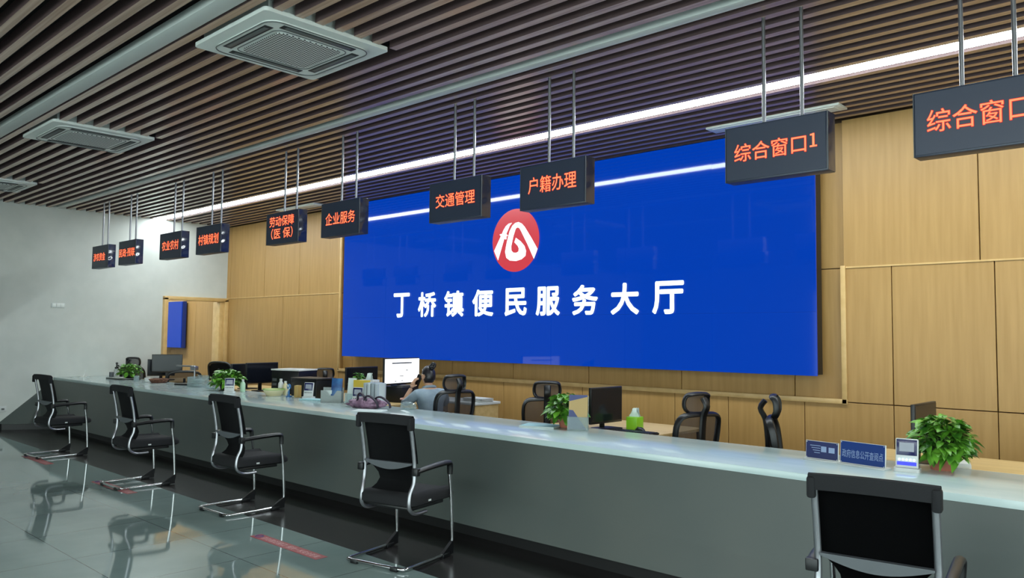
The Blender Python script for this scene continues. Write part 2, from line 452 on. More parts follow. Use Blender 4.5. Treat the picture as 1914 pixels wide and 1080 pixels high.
b = MB(); b.tube([Vector((x, y, -.034)) for x, y in rrect(.79, .79, .10)], .004, 5, True)
b.tube([Vector((x, y, -.034)) for x, y in rrect(.56, .56, .06)], .0035, 5, True); b.build('groove', m_acgap, ac)
for k in range(4):
    R = RZ(k * PI / 2)
    b = MB(); b.box(R @ Vector((0, .335, -.031)), (.56, .062, .008) if k % 2 == 0 else (.062, .56, .008), bevel=.003); sl = b.build('air_slot', m_acdark, ac)
    b = MB(); b.box(R @ Vector((0, .337, -.035)), (.5, .034, .005) if k % 2 == 0 else (.034, .5, .005), RX(0), bevel=.002); b.build('louver', m_acgap, sl)
b = MB(); b.prism(rrect(.5, .5, .05), flatz, -.038, -.03); b.build('intake_grille', m_grille, ac)
dup(ac, ((ACX[1][0] + ACX[1][1]) / 2, sum(ACY) / 2, ZC), 0, 'white square ceiling cassette air conditioner, middle of the row of three')
dup(ac, ((ACX[2][0] + ACX[2][1]) / 2, sum(ACY) / 2, ZC), 0, 'white ceiling cassette air conditioner cut off by the left edge, farthest of the three')
for o in list(COL.objects):
    if o.name.startswith('air_conditioner'): o['group'] = 'ceiling cassette air conditioners'

# linear vents near back wall
def vent(x0, x1, label):
    b = MB(); b.box((0, 0, .0), (x1 - x0, .2, .02), bevel=.003); b.box((0, 0, -.012), (x1 - x0 - .1, .13, .006))
    tag(b.build('air_vent', m_ac, None, ((x0 + x1) / 2, 6.78, ZC - .008)), label, 'air vent', 'long ceiling vents by the back wall')
vent(-3.74, -2.49, 'long white ceiling vent behind the sign reading 综合窗口1')
vent(-11.5, -10.4, 'long white ceiling vent near the back wall behind the 劳动保障 sign')

# ------------------------------------------------------------------ video wall
SX0, SX1, SZ0, SZ1, SY = -10.18, -2.87, 1.19, 3.505, 7.10
t = thing('video_wall', 'huge blue video wall with white Chinese lettering and red round emblem', 'display screen', ((SX0 + SX1) / 2, SY, SZ0))
cx = (SX0 + SX1) / 2
b = MB(); b.box((0, .09, (SZ1 - SZ0) / 2), (SX1 - SX0 - .02, .13, SZ1 - SZ0 - .02)); b.build('cabinet', m_bezel, t)
b = MB()
tw = (SX1 - SX0) / 7; th = (SZ1 - SZ0) / 4
for i in range(7):
    for j in range(4):
        R = RX(random.uniform(-.0022, .0022)) @ RZ(random.uniform(-.003, .003))
        b.box((SX0 - cx + tw * (i + .5), .012, th * (j + .5)), (tw - .0015, .016, th - .0015), R)
b.build('display_tiles', m_blue_tile, t)
chars = [(-8.928, -8.571), (-8.391, -8.016), (-7.855, -7.478), (-7.318, -6.938), (-6.746, -6.375), (-6.231, -5.858), (-5.68, -5.311), (-5.138, -4.766), (-4.602, -4.221)]
b = MB()
for (a, c), ch in zip(chars, '丁桥镇便民服务大厅'):
    put_bold(b, ch, (a - cx, c - cx, 1.765 - SZ0, 2.11 - SZ0), -.012, .011)
b.build('lettering', m_screen_white, t)
EX, EZ, ER = -6.575 - cx, 2.695 - SZ0, .388
e = thing
b = MB(); b.prism([(EX + ER * math.cos(2 * PI * k / 64), EZ + ER * math.sin(2 * PI * k / 64)) for k in range(64)], lambda u, v, d: Vector((u, d, v)), -.013, -.008)
em = b.build('emblem', m_screen_red, t)
def emb(px, py):
    return EX + ER * (px - 812 - .067 * (530 - py)) / 333, EZ + ER * (530 - py - .105 * (px - 812)) / 450
loop = [(1118, 650), (1060, 790), (985, 590), (905, 400), (885, 358), (862, 345), (840, 352), (825, 375), (790, 470), (750, 620), (750, 680), (775, 708), (820, 710), (850, 690), (860, 650), (845, 610), (800, 560), (825, 495), (890, 545), (940, 610), (958, 680), (945, 750), (890, 800), (810, 828), (720, 825), (670, 785), (657, 700), (690, 560), (740, 400), (785, 320), (830, 280), (875, 268), (920, 290), (960, 340), (1040, 490)]
sword = [(780, 278), (730, 290), (690, 325), (650, 385), (625, 440), (590, 445), (597, 462), (610, 468), (495, 690), (545, 825), (655, 510), (680, 520), (690, 500), (684, 478), (700, 470), (712, 460), (700, 450), (688, 440), (715, 385), (745, 320)]
b = MB()
for sh in (loop, sword): b.prism([emb(*p) for p in sh], lambda u, v, d: Vector((u, d, v)), -.016, -.012)
b.build('emblem_mark', m_screen_white, em)

# smaller blue display beyond the left doorway
t = thing('blue_display', 'blue display panel on the wooden wall seen through the left doorway', 'display screen', (-16.4, 7.13, 1.21))
b = MB(); b.box((0, .05, .47), (1.3, .08, .94)); b.build('casing', mat('blue_casing', (22, 58, 150), .3), t)
b = MB(); b.box((0, 0, .47), (1.28, .012, .92)); b.build('display', m_blue_tile, t)

# wall plates on left wall
t = thing('wall_switch', 'small white switch plate high on the white left wall', 'switch', (XL, 4.36, 1.9))
b = MB(); b.box((.006, 0, .04), (.012, .2, .075), bevel=.003); b.build('plate', m_white, t)
b = MB()
for k in (-1, 0, 1): b.box((.014, k * .06, .04), (.006, .05, .055), bevel=.001)
b.build('rocker', m_ac, t)
t = thing('wall_socket', 'white power socket low on the left wall by the frame edge', 'socket', (XL, 3.62, .27))
b = MB(); b.box((.005, 0, .045), (.01, .16, .09), bevel=.003); b.build('plate', m_white, t)
b = MB(); b.box((.011, -.03, .04), (.003, .04, .03)); b.box((.011, .03, .04), (.003, .04, .03)); b.build('outlet', m_acgap, t)

# ================================================================== COUNTER
CT = .78
t = thing('service_counter', 'long service counter with pale stone top and plain grey front', 'counter', (0, 0, 0))
b = MB()
b.box(((XL + .004 + 2.8) / 2, 4.34 + .435, CT - .02), (2.8 - XL - .004, .87, .04), bevel=.003)
b.build('countertop', m_counter_top, t)
b = MB()
def quadprism(b, P, y1):   # profile points (y,z) swept in x
    pass
# front panel: leans slightly, top y=4.345, bottom y=4.25 at z=.09
FX0, FX1 = -13.72, 2.8
A = [(XL + .004, 4.345, CT - .04), (FX1, 4.345, CT - .04), (FX1, 4.25, .09), (FX0, 4.20, .09)]
Bk = [(x, y + .03, z) for x, y, z in A]
va = [b.bm.verts.new(p) for p in A]; vb = [b.bm.verts.new(p) for p in Bk]
b.bm.faces.new(va); b.bm.faces.new(vb[::-1])
for k in range(4): b.bm.faces.new((va[k], va[(k + 1) % 4], vb[(k + 1) % 4], vb[k]))
b.box((-5.6, 5.16, .39), (16.6, .03, .70))
b.build('front_panel', m_counter_face, t)
b = MB()
A = [(XL + .004, 4.345, CT - .04), (FX0, 4.20, .09), (XL + .12, 3.62, .09), (XL + .004, 3.60, .10)]
va = [b.bm.verts.new(p) for p in A]; vb = [b.bm.verts.new((x, y + .03, z - .005)) for x, y, z in A]
b.bm.faces.new(va[::-1]); b.bm.faces.new(vb)
for k in range(4): b.bm.faces.new((va[k], va[(k + 1) % 4], vb[(k + 1) % 4], vb[k]))
b.build('end_facet', m_counter_face, t)
b = MB()
b.box(((FX0 + FX1) / 2, 4.31, .045), (FX1 - FX0, .05, .09))
kp = [(FX0, 4.22), (FX0, 4.33), (XL + .004, 4.33), (XL + .004, 3.60), (XL + .1, 3.62)]
b.prism(kp, flatz, 0, .092)
b.build('toe_kick', m_black, t)

# ================================================================== SIGNS
def sign(x0, x1, rows, label, rods, one=False):
    w = .64; xc = (x0 + x1) / 2
    t = thing('led_sign', label, 'sign', (xc, 4.5, 2.49), 0, 'hanging LED window signs')
    w = x1 - x0
    b = MB(); b.box((0, .055, .1725), (w, .105, .345), bevel=.003); b.mi = 1
    b.box((w / 2, .055, .1725), (.004, .10, .34)); b.box((-w / 2, .055, .1725), (.004, .10, .34))
    b.build('casing', [m_signbody, m_signside], t)
    b = MB(); b.box((0, 0, .1725), (w - .02, .006, .325)); b.build('display_face', m_signbody, t)
    for s in (-1, 1):
        b = MB(); b.box((s * (w / 2 - .001), .002, .1725), (.004, .008, .345)); b.build('edge_trim', m_greyplastic, t)
    g = MB(); f = MB()
    for s, bx in rows:
        bx = (bx[0] - xc, bx[1] - xc, bx[2] - 2.49, bx[3] - 2.49)
        put_bold(g, s, (bx[0] - .003, bx[1] + .003, bx[2] - .003, bx[3] + .003), -.0042, .003)  # painted halo: thickened red copy behind the letters
        put_text(f, s, bx, -.0055, 0)
        if len(rows) > 1 and s == rows[0][0]:
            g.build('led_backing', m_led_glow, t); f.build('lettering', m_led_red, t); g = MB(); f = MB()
    if one:   # numeral 1 with flag and foot
        ox = x0 + .559 - xc
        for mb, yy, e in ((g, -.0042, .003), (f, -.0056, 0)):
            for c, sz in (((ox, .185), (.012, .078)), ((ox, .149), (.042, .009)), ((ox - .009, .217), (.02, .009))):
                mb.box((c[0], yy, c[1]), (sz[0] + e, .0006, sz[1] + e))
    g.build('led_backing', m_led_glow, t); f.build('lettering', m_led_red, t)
    for r in rods:
        b = MB(); b.tube([(r - xc, .09, .34), (r - xc, .09, ZC + .25 - 2.49)], .0115, 10)
        rd = b.build('hanging_rod', m_silver, t)
        b = MB(); b.lathe([(.022, .345), (.022, .352), (.013, .358)], 12, (r - xc, .09, 0)); b.build('flange', m_silver, rd)
    return t
SG = [(-13.13, '涉农资金', 1), (-12.08, '民政·残联', 2), (-10.68, '农业农村', 3), (-9.615, '村镇规划', 4), (-7.925, None, 5), (-6.855, '企业服务', 6), (-5.195, '交通管理', 7), (-4.127, '户籍办理', 8), (-2.381, '综合窗口', 9), (-1.285, '综合窗口', 10)]
TB = {1: (-13.06, -12.60, 2.60, 2.72), 2: (-12.055, -11.50, 2.60, 2.72), 3: (-10.60, -10.11, 2.60, 2.725), 4: (-9.55, -9.03, 2.60, 2.725), 6: (-6.775, -6.28, 2.605, 2.725), 7: (-5.11, -4.63, 2.61, 2.725), 8: (-4.04, -3.57, 2.61, 2.735), 9: (-2.318, -1.865, 2.61, 2.72), 10: (-1.217, -.75, 2.61, 2.73)}
SL = {1: 'leftmost in the row, reading 涉农资金, against the white wall', 2: 'second from the left, reading 民政·残联', 3: 'third from the left, reading 农业农村, above the doorway',
      4: 'fourth from the left, reading 村镇规划, before the wall corner', 5: 'with two rows of red letters, the lower one in brackets', 6: 'overlapping the top left corner of the blue video wall, reading 企业服务',
      7: 'just left of the round red emblem, reading 交通管理', 8: 'touching the top of the round red emblem, reading 户籍办理', 9: 'whose red letters end in the numeral 1', 10: 'cut off by the right frame edge, largest and nearest'}
for x0, s, k in SG:
    rows = [(s, TB[k])] if s else [('劳动保障', (-7.855, -7.365, 2.68, 2.79)), ('（医 保）', (-7.815, -7.385, 2.545, 2.66))]
    lab = 'hanging LED sign ' + SL[k]
    x1 = x0 + (.64 if k != 2 else .60)
    sign(x0, x1, rows, lab, [x0 + .215, x0 + .455] if k > 2 else [x0 + .15, x0 + .36], one=(k == 9))

# ================================================================== VISITOR CHAIRS
def visitor_chair():
    t = thing('visitor_chair', '', 'chair', (0, 0, 0), 0, 'black visitor chairs along the counter')
    W = .245
    path = [(-W, .205, .60), (-W, .235, .4), (-W, .25, .2), (-W, .255, .07), (-W, .235, .028), (-W, .19, .018), (-W, -.2, .018), (-W + .01, -.255, .018), (-W + .05, -.275, .018), (W - .05, -.275, .018), (W - .01, -.255, .018), (W, -.2, .018), (W, .19, .018), (W, .235, .028), (W, .255, .07), (W, .25, .2), (W, .235, .4), (W, .205, .60)]
    b = MB(); b.tube(path, .012, 10, smooth=4); b.build('base_frame', m_chrome, t)
    for x, y in ((-W, .17), (W, .17), (-.17, -.275), (.17, -.275)):
        b = MB(); b.box((x, y, .014), (.034, .075, .028) if y > 0 else (.06, .034, .028), bevel=.006)
        if y > 0: b.prism([(y - .05, .02), (y + .085, .10), (y + .085, .01), (y - .05, .004)], lambda u, v, d: Vector((x + d, u, v)), -.012, .012)
        b.build('foot_pad', m_blackplastic, t)
    prof = [(.0, .338), (-.08, .337), (-.135, .345), (-.175, .375), (-.185, .42), (-.175, .48), (-.152, .54), (-.145, .60), (-.148, .68), (-.168, .80), (-.198, .935)]
    for s in (-1, 1):
        b = MB(); b.tube([(s * .215 if z > .5 else s * (.205), y, z) for y, z in prof], .012, 10, smooth=3, flat=1.2); b.build('back_frame', m_silver, t)
        b = MB()
        b.tube([(s * .245, -.155, .622), (s * .25, -.05, .634), (s * .25, .1, .642), (s * .25, .175, .642), (s * .25, .207, .628), (s * .247, .212, .56)], [.014, .017, .018, .018, .019, .017], 10, smooth=3, flat=1.25)
        b.box((s * .235, -.155, .62), (.05, .035, .05), bevel=.006)
        b.build('armrest', m_blackplastic, t)
    # seat cushion
    rows = []
    for z, sh in ((.385, .03), (.40, .0), (.445, 0.0), (.468, .02), (.472, .05)):
        pts = rrect(.47 - 2 * sh, .52 - 2 * sh, .07 - min(sh, .04), 5)
        rows.append([(x, y + .06, z - (.02 if y > .2 else 0) * (1 if z > .43 else 0)) for x, y in pts])
    b = MB(); b.grid(rows, closed_u=True)
    b.bm.verts.ensure_lookup_table(); n = len(rows[0])
    b.bm.faces.new([b.bm.verts[i] for i in range(n)][::-1]); b.bm.faces.new([b.bm.verts[len(rows) * n - n + i] for i in range(n)])
    seat = b.build('seat', m_blackfabric, t, sharp=60)
    b = MB(); b.box((.236, -.0, .415), (.004, .028, .012)); b.build('maker_tag', m_white, seat)
    b = MB(); b.box((0, .03, .372), (.40, .36, .024), bevel=.008); b.build('seat_pan', m_blackplastic, t)
    # back panel (mesh cloth sheet)
    rows = []
    for z, y in ((.665, -.125), (.72, -.135), (.80, -.152), (.88, -.172), (.945, -.190)):
        rows.append([(x, y - .02 * (1 - (x / .2) ** 2) * 1.0 + .02, z) for x in [-.212 + .424 * k / 12 for k in range(13)]])
    b = MB(); b.grid(rows, thick=.014); b.build('backrest', m_blackfabric, t)
    b = MB()
    rows = []
    for z, dy in ((.925, .0), (.965, .004), (.985, -.002), (.990, -.014), (.985, -.026), (.965, -.032), (.925, -.03)):
        rows.append([(x, -.185 + dy - .012 * (1 - (x / .235) ** 2), z + .006 * (1 - (x / .235) ** 2)) for x in [-.235 + .47 * k / 14 for k in range(15)]])
    b.grid(rows)
    for s in (-1, 1): b.box((s * .222, -.2, .935), (.034, .05, .085), bevel=.01)
    b.build('top_cap', m_blackfabric, t)
    # grey crescent bar
    arc = [(-.205, .665)] + [(-.205 + .41 * k / 14, .663 - .042 * math.sin(PI * k / 14)) for k in range(15)] + [(.205, .665)]
    b = MB(); b.prism(arc + [(.205, .672), (-.205, .672)], lambda u, v, d: Vector((u, d, v)), -.165, -.135); b.build('lumbar_bar', m_greyplastic, t)
    # lumbar cloth
    rows = []
    for z, y, w in ((.655, -.13, .195), (.62, -.11, .165), (.58, -.085, .145), (.54, -.07, .142), (.50, -.085, .158), (.465, -.12, .185), (.43, -.155, .2), (.40, -.16, .2)):
        rows.append([(x * w, y - .01 * (1 - x * x), z) for x in [-1 + k / 5 for k in range(11)]])
    b = MB(); b.grid(rows, thick=.014); b.build('lumbar_support', m_blackfabric, t)
    return t
vc = visitor_chair()
VC = [(-10.80, 3.385, 5, 'black visitor chair farthest from the camera, nearest the white wall'),
      (-8.215, 3.335, 0, 'second black visitor chair from the left along the grey counter'),
      (-6.47, 3.52, 1, 'black visitor chair in the middle of the row of five'),
      (-4.31, 3.53, 12, 'black visitor chair right of the clear long red floor sticker'),
      (-1.11, 3.385, 8, 'black visitor chair cut off by the bottom frame edge, nearest')]
for i, (x, y, a, lab) in enumerate(VC):
    if i == 0:
        vc.location = (x, y, 0); vc.rotation_euler = (0, 0, math.radians(a)); vc['label'] = lab
    else: dup(vc, (x, y, 0), math.radians(a), lab)

# floor stickers
m_sticker = mat('red_sticker', (150, 38, 46), 0.35)
m_stickertext = mat('sticker_print', (216, 170, 168), 0.4)
m_stickblue = mat('sticker_blue_print', (88, 76, 118), 0.4)
def sticker(x, y, lab, rz=0.0):
    t = thing('floor_sticker', lab, 'floor sticker', (x, y, 0), rz, 'red queue stickers on the floor')
    b = MB(); b.box((0, 0, .0008), (.88, .095, .0016)); b.build('backing', m_sticker, t)
    b = MB(); pl = lambda a, c: Vector((a, c, .0019))
    put_text(b, '请勿靠近窗口', (-.335, -.02, -.026, .028), 0, 0, plane=pl)
    put_text(b, '保持一米安全距离', (.015, .40, -.028, .026), 0, 0, plane=pl); b.build('lettering', m_stickertext, t)
    b = MB(); b.tube([Vector((-.385 + .036 * math.cos(a), .03 * math.sin(a), .0022)) for a in [2 * PI * k / 20 for k in range(20)]], .003, 4, True)
    b.tube([(-.41, -.02, .0022), (-.36, .02, .0022)], .003, 4)
    b.build('round_symbol', m_stickblue, t)
sticker(-5.11, 3.135, 'clear red floor sticker lying between the middle chair and its right neighbour')
sticker(-8.22, 3.10, 'red floor sticker partly under the second chair from the left', .02)
sticker(-10.55, 3.10, 'red floor sticker partly under the farthest visitor chair')

# ================================================================== STAFF SIDE: desks
def desk(x0, x1, y1, lab, y0=5.23, z=.75):
    t = thing('desk', lab, 'desk', ((x0 + x1) / 2, (y0 + y1) / 2, 0), 0, 'wooden staff desks behind the counter')
    w, d = x1 - x0, y1 - y0
    b = MB(); b.box((0, 0, z - .0125), (w, d, .025), bevel=.003); b.build('desktop', m_desk, t)
    b = MB(); b.box((-w / 2 + .03, 0, (z - .025) / 2), (.03, d - .06, z - .025)); b.build('side_panel', m_desk, t)
    for sy in (-1, 1):
        b = MB(); b.box((w / 2 - .03, sy * (d / 2 - .03), (z - .025) / 2), (.03, .04, z - .025), bevel=.003); b.build('leg', m_silver, t)
    b = MB(); b.box((0, -d / 2 + .03, z / 2 + .05), (w - .1, .018, z - .2)); b.build('modesty_panel', m_desk, t)
desk(-13.42, -12.44, 6.15, 'wooden staff desk nearest the left doorway')
desk(-10.9, -9.6, 6.15, 'wooden staff desk behind the second potted plant from the left')
desk(-8.75, -6.95, 6.2, 'wooden staff desk where the woman on the phone works')
desk(-4.58, -3.47, 6.15, 'wooden staff desk holding the green tissue box')
desk(-1.98, -.3, 6.0, 'wooden staff desk at the right behind the big terracotta-potted plant')

t = thing('side_table', 'low side table with white edge and papers behind the woman', 'table', (-7.0, 6.6, 0))
b = MB(); b.box((0, 0, .735), (.95, .42, .03), bevel=.004); b.build('tabletop', m_white, t)
for sx in (-1, 1):
    b = MB(); b.box((sx * .44, 0, .36), (.03, .38, .72)); b.build('side_panel', m_desk, t)
b = MB()
for k in range(7): b.box((random.uniform(-.01, .01), random.uniform(-.01, .01), .004 + k * .006), (.3, .21, .005), RZ(random.uniform(-.1, .1)))
tag(b.build('paper_stack', m_white, None, (-6.68, 6.58, .751)), 'loose stack of white papers on the side table behind the woman', 'papers')

# ------------------------------------------------------------------ monitors (screen faces local +X)
def monitor(x, y0, y1, zb, zt, lab, ang=0, smat=None, zdesk=.75):
    w = y1 - y0
    t = thing('computer_monitor', lab, 'monitor', (x, (y0 + y1) / 2, zdesk), math.radians(ang), 'computer monitors on the staff desks')
    h = zt - zb; z0 = zb - zdesk
    b = MB(); b.box((-.012, 0, z0 + h / 2), (.026, w, h), bevel=.004); b.box((-.03, 0, z0 + h * .45), (.03, w * .55, h * .6), bevel=.01); b.build('housing', m_bezel, t)
    b = MB(); b.box((.002, 0, z0 + h / 2 + .004), (.003, w - .018, h - .03)); scn = b.build('screen', smat or m_screen_off, t)
    b = MB(); b.box((-.05, 0, z0 / 2 + .04), (.02, .05, z0 + .08), bevel=.004); b.build('stand', m_blackplastic, t)
    b = MB(); b.prism(rrect(.2, .24, .05), flatz, 0, .012); b.build('base', m_blackplastic, t)
    return t, scn, w, z0, h
m_lit = mat('lit_white_screen', (200, 200, 200), .2, emis=(250, 252, 252), es=1.15)
m_scrprint = mat('screen_print', (30, 38, 50), .5)
monitor(-12.85, 5.37, 5.83, .875, 1.165, 'dark computer monitor in front of the left doorway', -30)
monitor(-13.27, 5.48, 5.90, .80, 1.075, 'dark low monitor just right of the farthest potted plant', -20)
monitor(-9.72, 5.27, 5.77, .855, 1.13, 'large dark monitor right of the second potted plant', 6)
monitor(-10.25, 5.35, 5.85, .83, 1.10, 'dark monitor half hidden behind the second potted plant', 2)
t, scn, w, z0, h = monitor(-7.22, 5.56, 6.20, .95, 1.255, 'lit white computer monitor in front of the woman', 12, m_lit, zdesk=.93)
b = MB()
pz = z0 + h
for (ya, yb, za, zb2) in ((-.19, .17, .052, .066), (-.05, .02, .205, .212), (-.11, -.09, .085, .09), (-.06, -.03, .085, .09), (.06, .1, .14, .148), (-.14, -.11, .262, .27), (-.02, .01, .258, .266)):
    b.box((.0045, (ya + yb) / 2, pz - (za + zb2) / 2), (.001, yb - ya, zb2 - za))
b.build('page_lines', m_scrprint, scn)
monitor(-7.88, 5.55, 6.05, .86, 1.13, 'dark monitor standing behind the lit white one', 5)
monitor(-3.99, 5.24, 5.67, .80, 1.10, 'dark brown-looking monitor beside the green tissue box', -1)
monitor(-1.53, 5.27, 5.72, .82, 1.125, 'dark monitor seen nearly edge-on behind the right plant', 0)

# ------------------------------------------------------------------ office chairs (face local +Y)
def office_chair():
    t = thing('office_chair', '', 'office chair', (0, 0, 0), 0, 'black mesh staff chairs behind the counter')
    b = MB()
    out = [(-.17, -.20, .56), (-.215, -.215, .70), (-.225, -.235, .86), (-.19, -.26, .945), (-.08, -.272, .962), (.08, -.272, .962), (.19, -.26, .945), (.225, -.235, .86), (.215, -.215, .70), (.17, -.20, .56), (0, -.195, .535)]
    b.tube(out, .017, 8, True, smooth=3, flat=1.7); b.build('back_frame', m_blackplastic, t)
    rows = []
    for z, y, w in ((.56, -.19, .16), (.65, -.205, .2), (.75, -.215, .21), (.85, -.235, .215), (.92, -.255, .195), (.955, -.268, .12)):
        rows.append([(x * w, y + .0 - .02 * (1 - x * x), z) for x in [-1 + k / 4 for k in range(9)]])
    b = MB(); b.grid(rows); b.build('back_mesh', m_meshfab, t)
    b = MB(); b.tube([(0, -.09, .44), (0, -.22, .47), (0, -.275, .60), (0, -.285, .80), (0, -.30, .95), (0, -.335, 1.03), (0, -.30, 1.09)], .02, 8, smooth=3, flat=1.6); b.build('spine', m_blackplastic, t)
    ring = [(-.09, -.235, .975), (-.122, -.215, 1.02), (-.118, -.22, 1.09), (-.085, -.245, 1.122), (.085, -.245, 1.122), (.118, -.22, 1.09), (.122, -.215, 1.02), (.09, -.235, .975), (0, -.25, .968)]
    b = MB(); b.tube(ring, .014, 8, True, smooth=3, flat=1.9)
    hr = b.build('headrest', m_blackplastic, t)
    rows = [[(x * w, y - .025 * (1 - x * x), z) for x in [-1 + k / 3 for k in range(7)]] for z, y, w in ((.975, -.235, .09), (1.03, -.214, .12), (1.09, -.222, .118), (1.118, -.242, .085))]
    b = MB(); b.grid(rows); b.build('headrest_mesh', m_meshfab, hr)
    rows = []
    for z, sh in ((.43, .03), (.445, .0), (.475, 0.0), (.492, .03)):
        rows.append([(x, y + .04, z) for x, y in rrect(.48 - 2 * sh, .48 - 2 * sh, .1 - sh, 5)])
    b = MB(); b.grid(rows, closed_u=True); b.bm.verts.ensure_lookup_table(); n = len(rows[0])
    b.bm.faces.new([b.bm.verts[i] for i in range(n)]); b.bm.faces.new([b.bm.verts[3 * n + i] for i in range(n)])
    b.build('seat', m_blackfabric, t, sharp=60)
    for s in (-1, 1):
        b = MB(); b.tube([(s * .2, .0, .43), (s * .27, .0, .46), (s * .275, -.02, .58), (s * .275, -.02, .64)], .015, 8, smooth=2)
        b.box((s * .275, .03, .65), (.07, .26, .025), bevel=.01); b.build('armrest', m_blackplastic, t)
    b = MB(); b.lathe([(.03, .09), (.03, .28), (.02, .285), (.02, .42), (.08, .425), (.08, .435)], 14); b.build('gas_column', m_blackplastic, t)
    b = MB()
    for k in range(5):
        a = 2 * PI * k / 5 + .3
        b.tube([(0, 0, .11), (.15 * math.cos(a), .15 * math.sin(a), .10), (.29 * math.cos(a), .29 * math.sin(a), .07)], [.03, .022, .014], 8)
    b.build('star_base', m_blackplastic, t)
    for k in range(5):
        a = 2 * PI * k / 5 + .3
        b = MB(); b.lathe([(.012, -.02), (.028, -.018), (.028, .018), (.012, .02)], 14, (.29 * math.cos(a), .29 * math.sin(a), .028), RZ(a) @ RY(PI / 2) if False else RZ(a + PI / 2) @ RY(PI / 2)); b.build('caster', m_blackplastic, t)
    return t
oc = office_chair()
OC = [(-6.25, 5.65, 78, .985, 'mesh staff chair with headrest behind the woman on the phone'),
      (-3.42, 5.62, 75, .965, 'mesh staff chair with ring headrest right of the green tissue box'),
      (-2.33, 5.62, -68, .985, 'mesh staff chair in side view with its headrest pointing right'),
      (-5.08, 5.95, 42, .965, 'mesh staff chair behind the plant with the folder holder'),
      (-9.78, 6.52, 60, .92, 'mesh staff chair whose headrest shows above the black box'),
      (-13.82, 5.60, 30, .97, 'mesh staff chair rising behind the farthest potted plant')]
for i, (x, y, a, s, lab) in enumerate(OC):
    if i == 0: oc.location = (x, y, 0); oc.rotation_euler = (0, 0, math.radians(a)); oc['label'] = lab; c = oc
    else: c = dup(oc, (x, y, 0), math.radians(a), lab)
    c.scale = (1, 1, s)
def low_chair(x, y, a, ztop, lab, fab, name='task_chair'):
    t = thing(name, lab, 'office chair', (x, y, 0), math.radians(a))
    b = MB(); out = [(-.2, -.2, ztop - .36), (-.235, -.23, ztop - .12), (-.19, -.25, ztop - .02), (0, -.262, ztop), (.19, -.25, ztop - .02), (.235, -.23, ztop - .12), (.2, -.2, ztop - .36), (0, -.19, ztop - .39)]
    b.tube(out, .02, 8, True, smooth=3); b.build('back_frame', m_blackplastic, t)
    rows = [[(q * w, yy - .02 * (1 - q * q), z) for q in [-1 + k / 4 for k in range(9)]] for z, yy, w in ((ztop - .36, -.19, .19), (ztop - .2, -.21, .22), (ztop - .08, -.235, .22), (ztop - .01, -.255, .15))]
    b = MB(); b.grid(rows, thick=.01); b.build('back_panel', fab, t)
    b = MB(); b.box((0, .03, .46), (.47, .47, .06), bevel=.025); b.build('seat', m_blackfabric, t)
    b = MB(); b.tube([(0, 0, .42), (0, -.2, .44), (0, -.24, .6), (0, -.25, ztop - .1)], .018, 8, smooth=2); b.build('spine', m_blackplastic, t)
    b = MB(); b.lathe([(.03, .08), (.03, .3), (.02, .31), (.02, .43)], 12)
    for k in range(5):
        q = 2 * PI * k / 5
        b.tube([(0, 0, .1), (.29 * math.cos(q), .29 * math.sin(q), .06)], [.028, .014], 8); b.ellipsoid((.29 * math.cos(q), .29 * math.sin(q), .028), (.026, .026, .028), seg=10)
    b.build('star_base', m_blackplastic, t)
low_chair(-12.09, 5.57, 60, .93, 'low rounded mesh chair behind the clear acrylic box', m_meshfab)
low_chair(-12.5, 6.50, 20, 1.04, 'black padded chair back rising left of the second potted plant', m_blackfabric, 'padded_chair')

# ------------------------------------------------------------------ potted plants
def plant(x, y, z, r, h, pot_r, pot_h, pmat, n, seed, lab, leaf=.09, name='potted_plant', wide=.35):
    rnd = random.Random(seed)
    t = thing(name, lab, 'plant', (x, y, z), 0, 'potted plants on the counter')
    b = MB(); b.lathe([(pot_r * .72, 0), (pot_r * .95, pot_h * .8), (pot_r * 1.06, pot_h * .82), (pot_r * 1.06, pot_h), (pot_r * .92, pot_h), (pot_r * .9, pot_h * .86)], 24)
    p = b.build('pot', pmat, t)
    b = MB(); b.lathe([(pot_r * .9, pot_h * .8), (pot_r * .9, pot_h * .9)], 16); b.build('soil', m_soil, p)
    f = MB(); st = MB()
    for i in range(n):
        a = rnd.uniform(0, 2 * PI); el = rnd.random() ** .75
        rr = r * math.sqrt(rnd.random()) * (1.0 if el < .7 else .75)
        zz = pot_h * .9 + (h - pot_h) * (el * .95) * (1 - .35 * (rr / r) ** 2)
        if zz < pot_h * 1.1 and rr < pot_r * 1.2: rr = pot_r * 1.25
        tip = Vector((rr * math.cos(a), rr * math.sin(a), zz))
        base = Vector((pot_r * .4 * math.cos(a), pot_r * .4 * math.sin(a), pot_h * .85))
        mid = (base + tip) / 2 + Vector((0, 0, .25 * (tip - base).length))
        if i % 3 == 0: st.tube([base, mid, tip], .0025, 4, smooth=3)
        d = Vector((math.cos(a + rnd.uniform(-.9, .9)), math.sin(a + rnd.uniform(-.9, .9)), rnd.uniform(-.35, .75) + (el - .5) * .6)).normalized()
        L = leaf * rnd.uniform(.7, 1.25); Wd = L * wide * rnd.uniform(.8, 1.15)
        side = d.cross(Vector((0, 0, 1))).normalized(); side = (side + Vector((0, 0, rnd.uniform(-.5, .5)))).normalized()
        nrm = side.cross(d)
        rows = []
        for q, wf in ((0, .05), (.18, .75), (.42, 1.0), (.7, .72), (.9, .28), (1.0, .03)):
            c = tip + d * (L * (q - .3)) + Vector((0, 0, -1)) * (L * .45 * q * q)
            rows.append([c - side * Wd * wf / 1 + nrm * Wd * wf * .25, c, c + side * Wd * wf + nrm * Wd * wf * .25])
        f.grid(rows)
    f.build('foliage', m_leaf, t); st.build('stem', m_stem, p if False else t)
    return t
plant(-13.30, 5.02, CT, .17, .25, .10, .06, m_darkpot, 170, 1, 'small bushy green plant in a low black pot, farthest along the counter', .07)
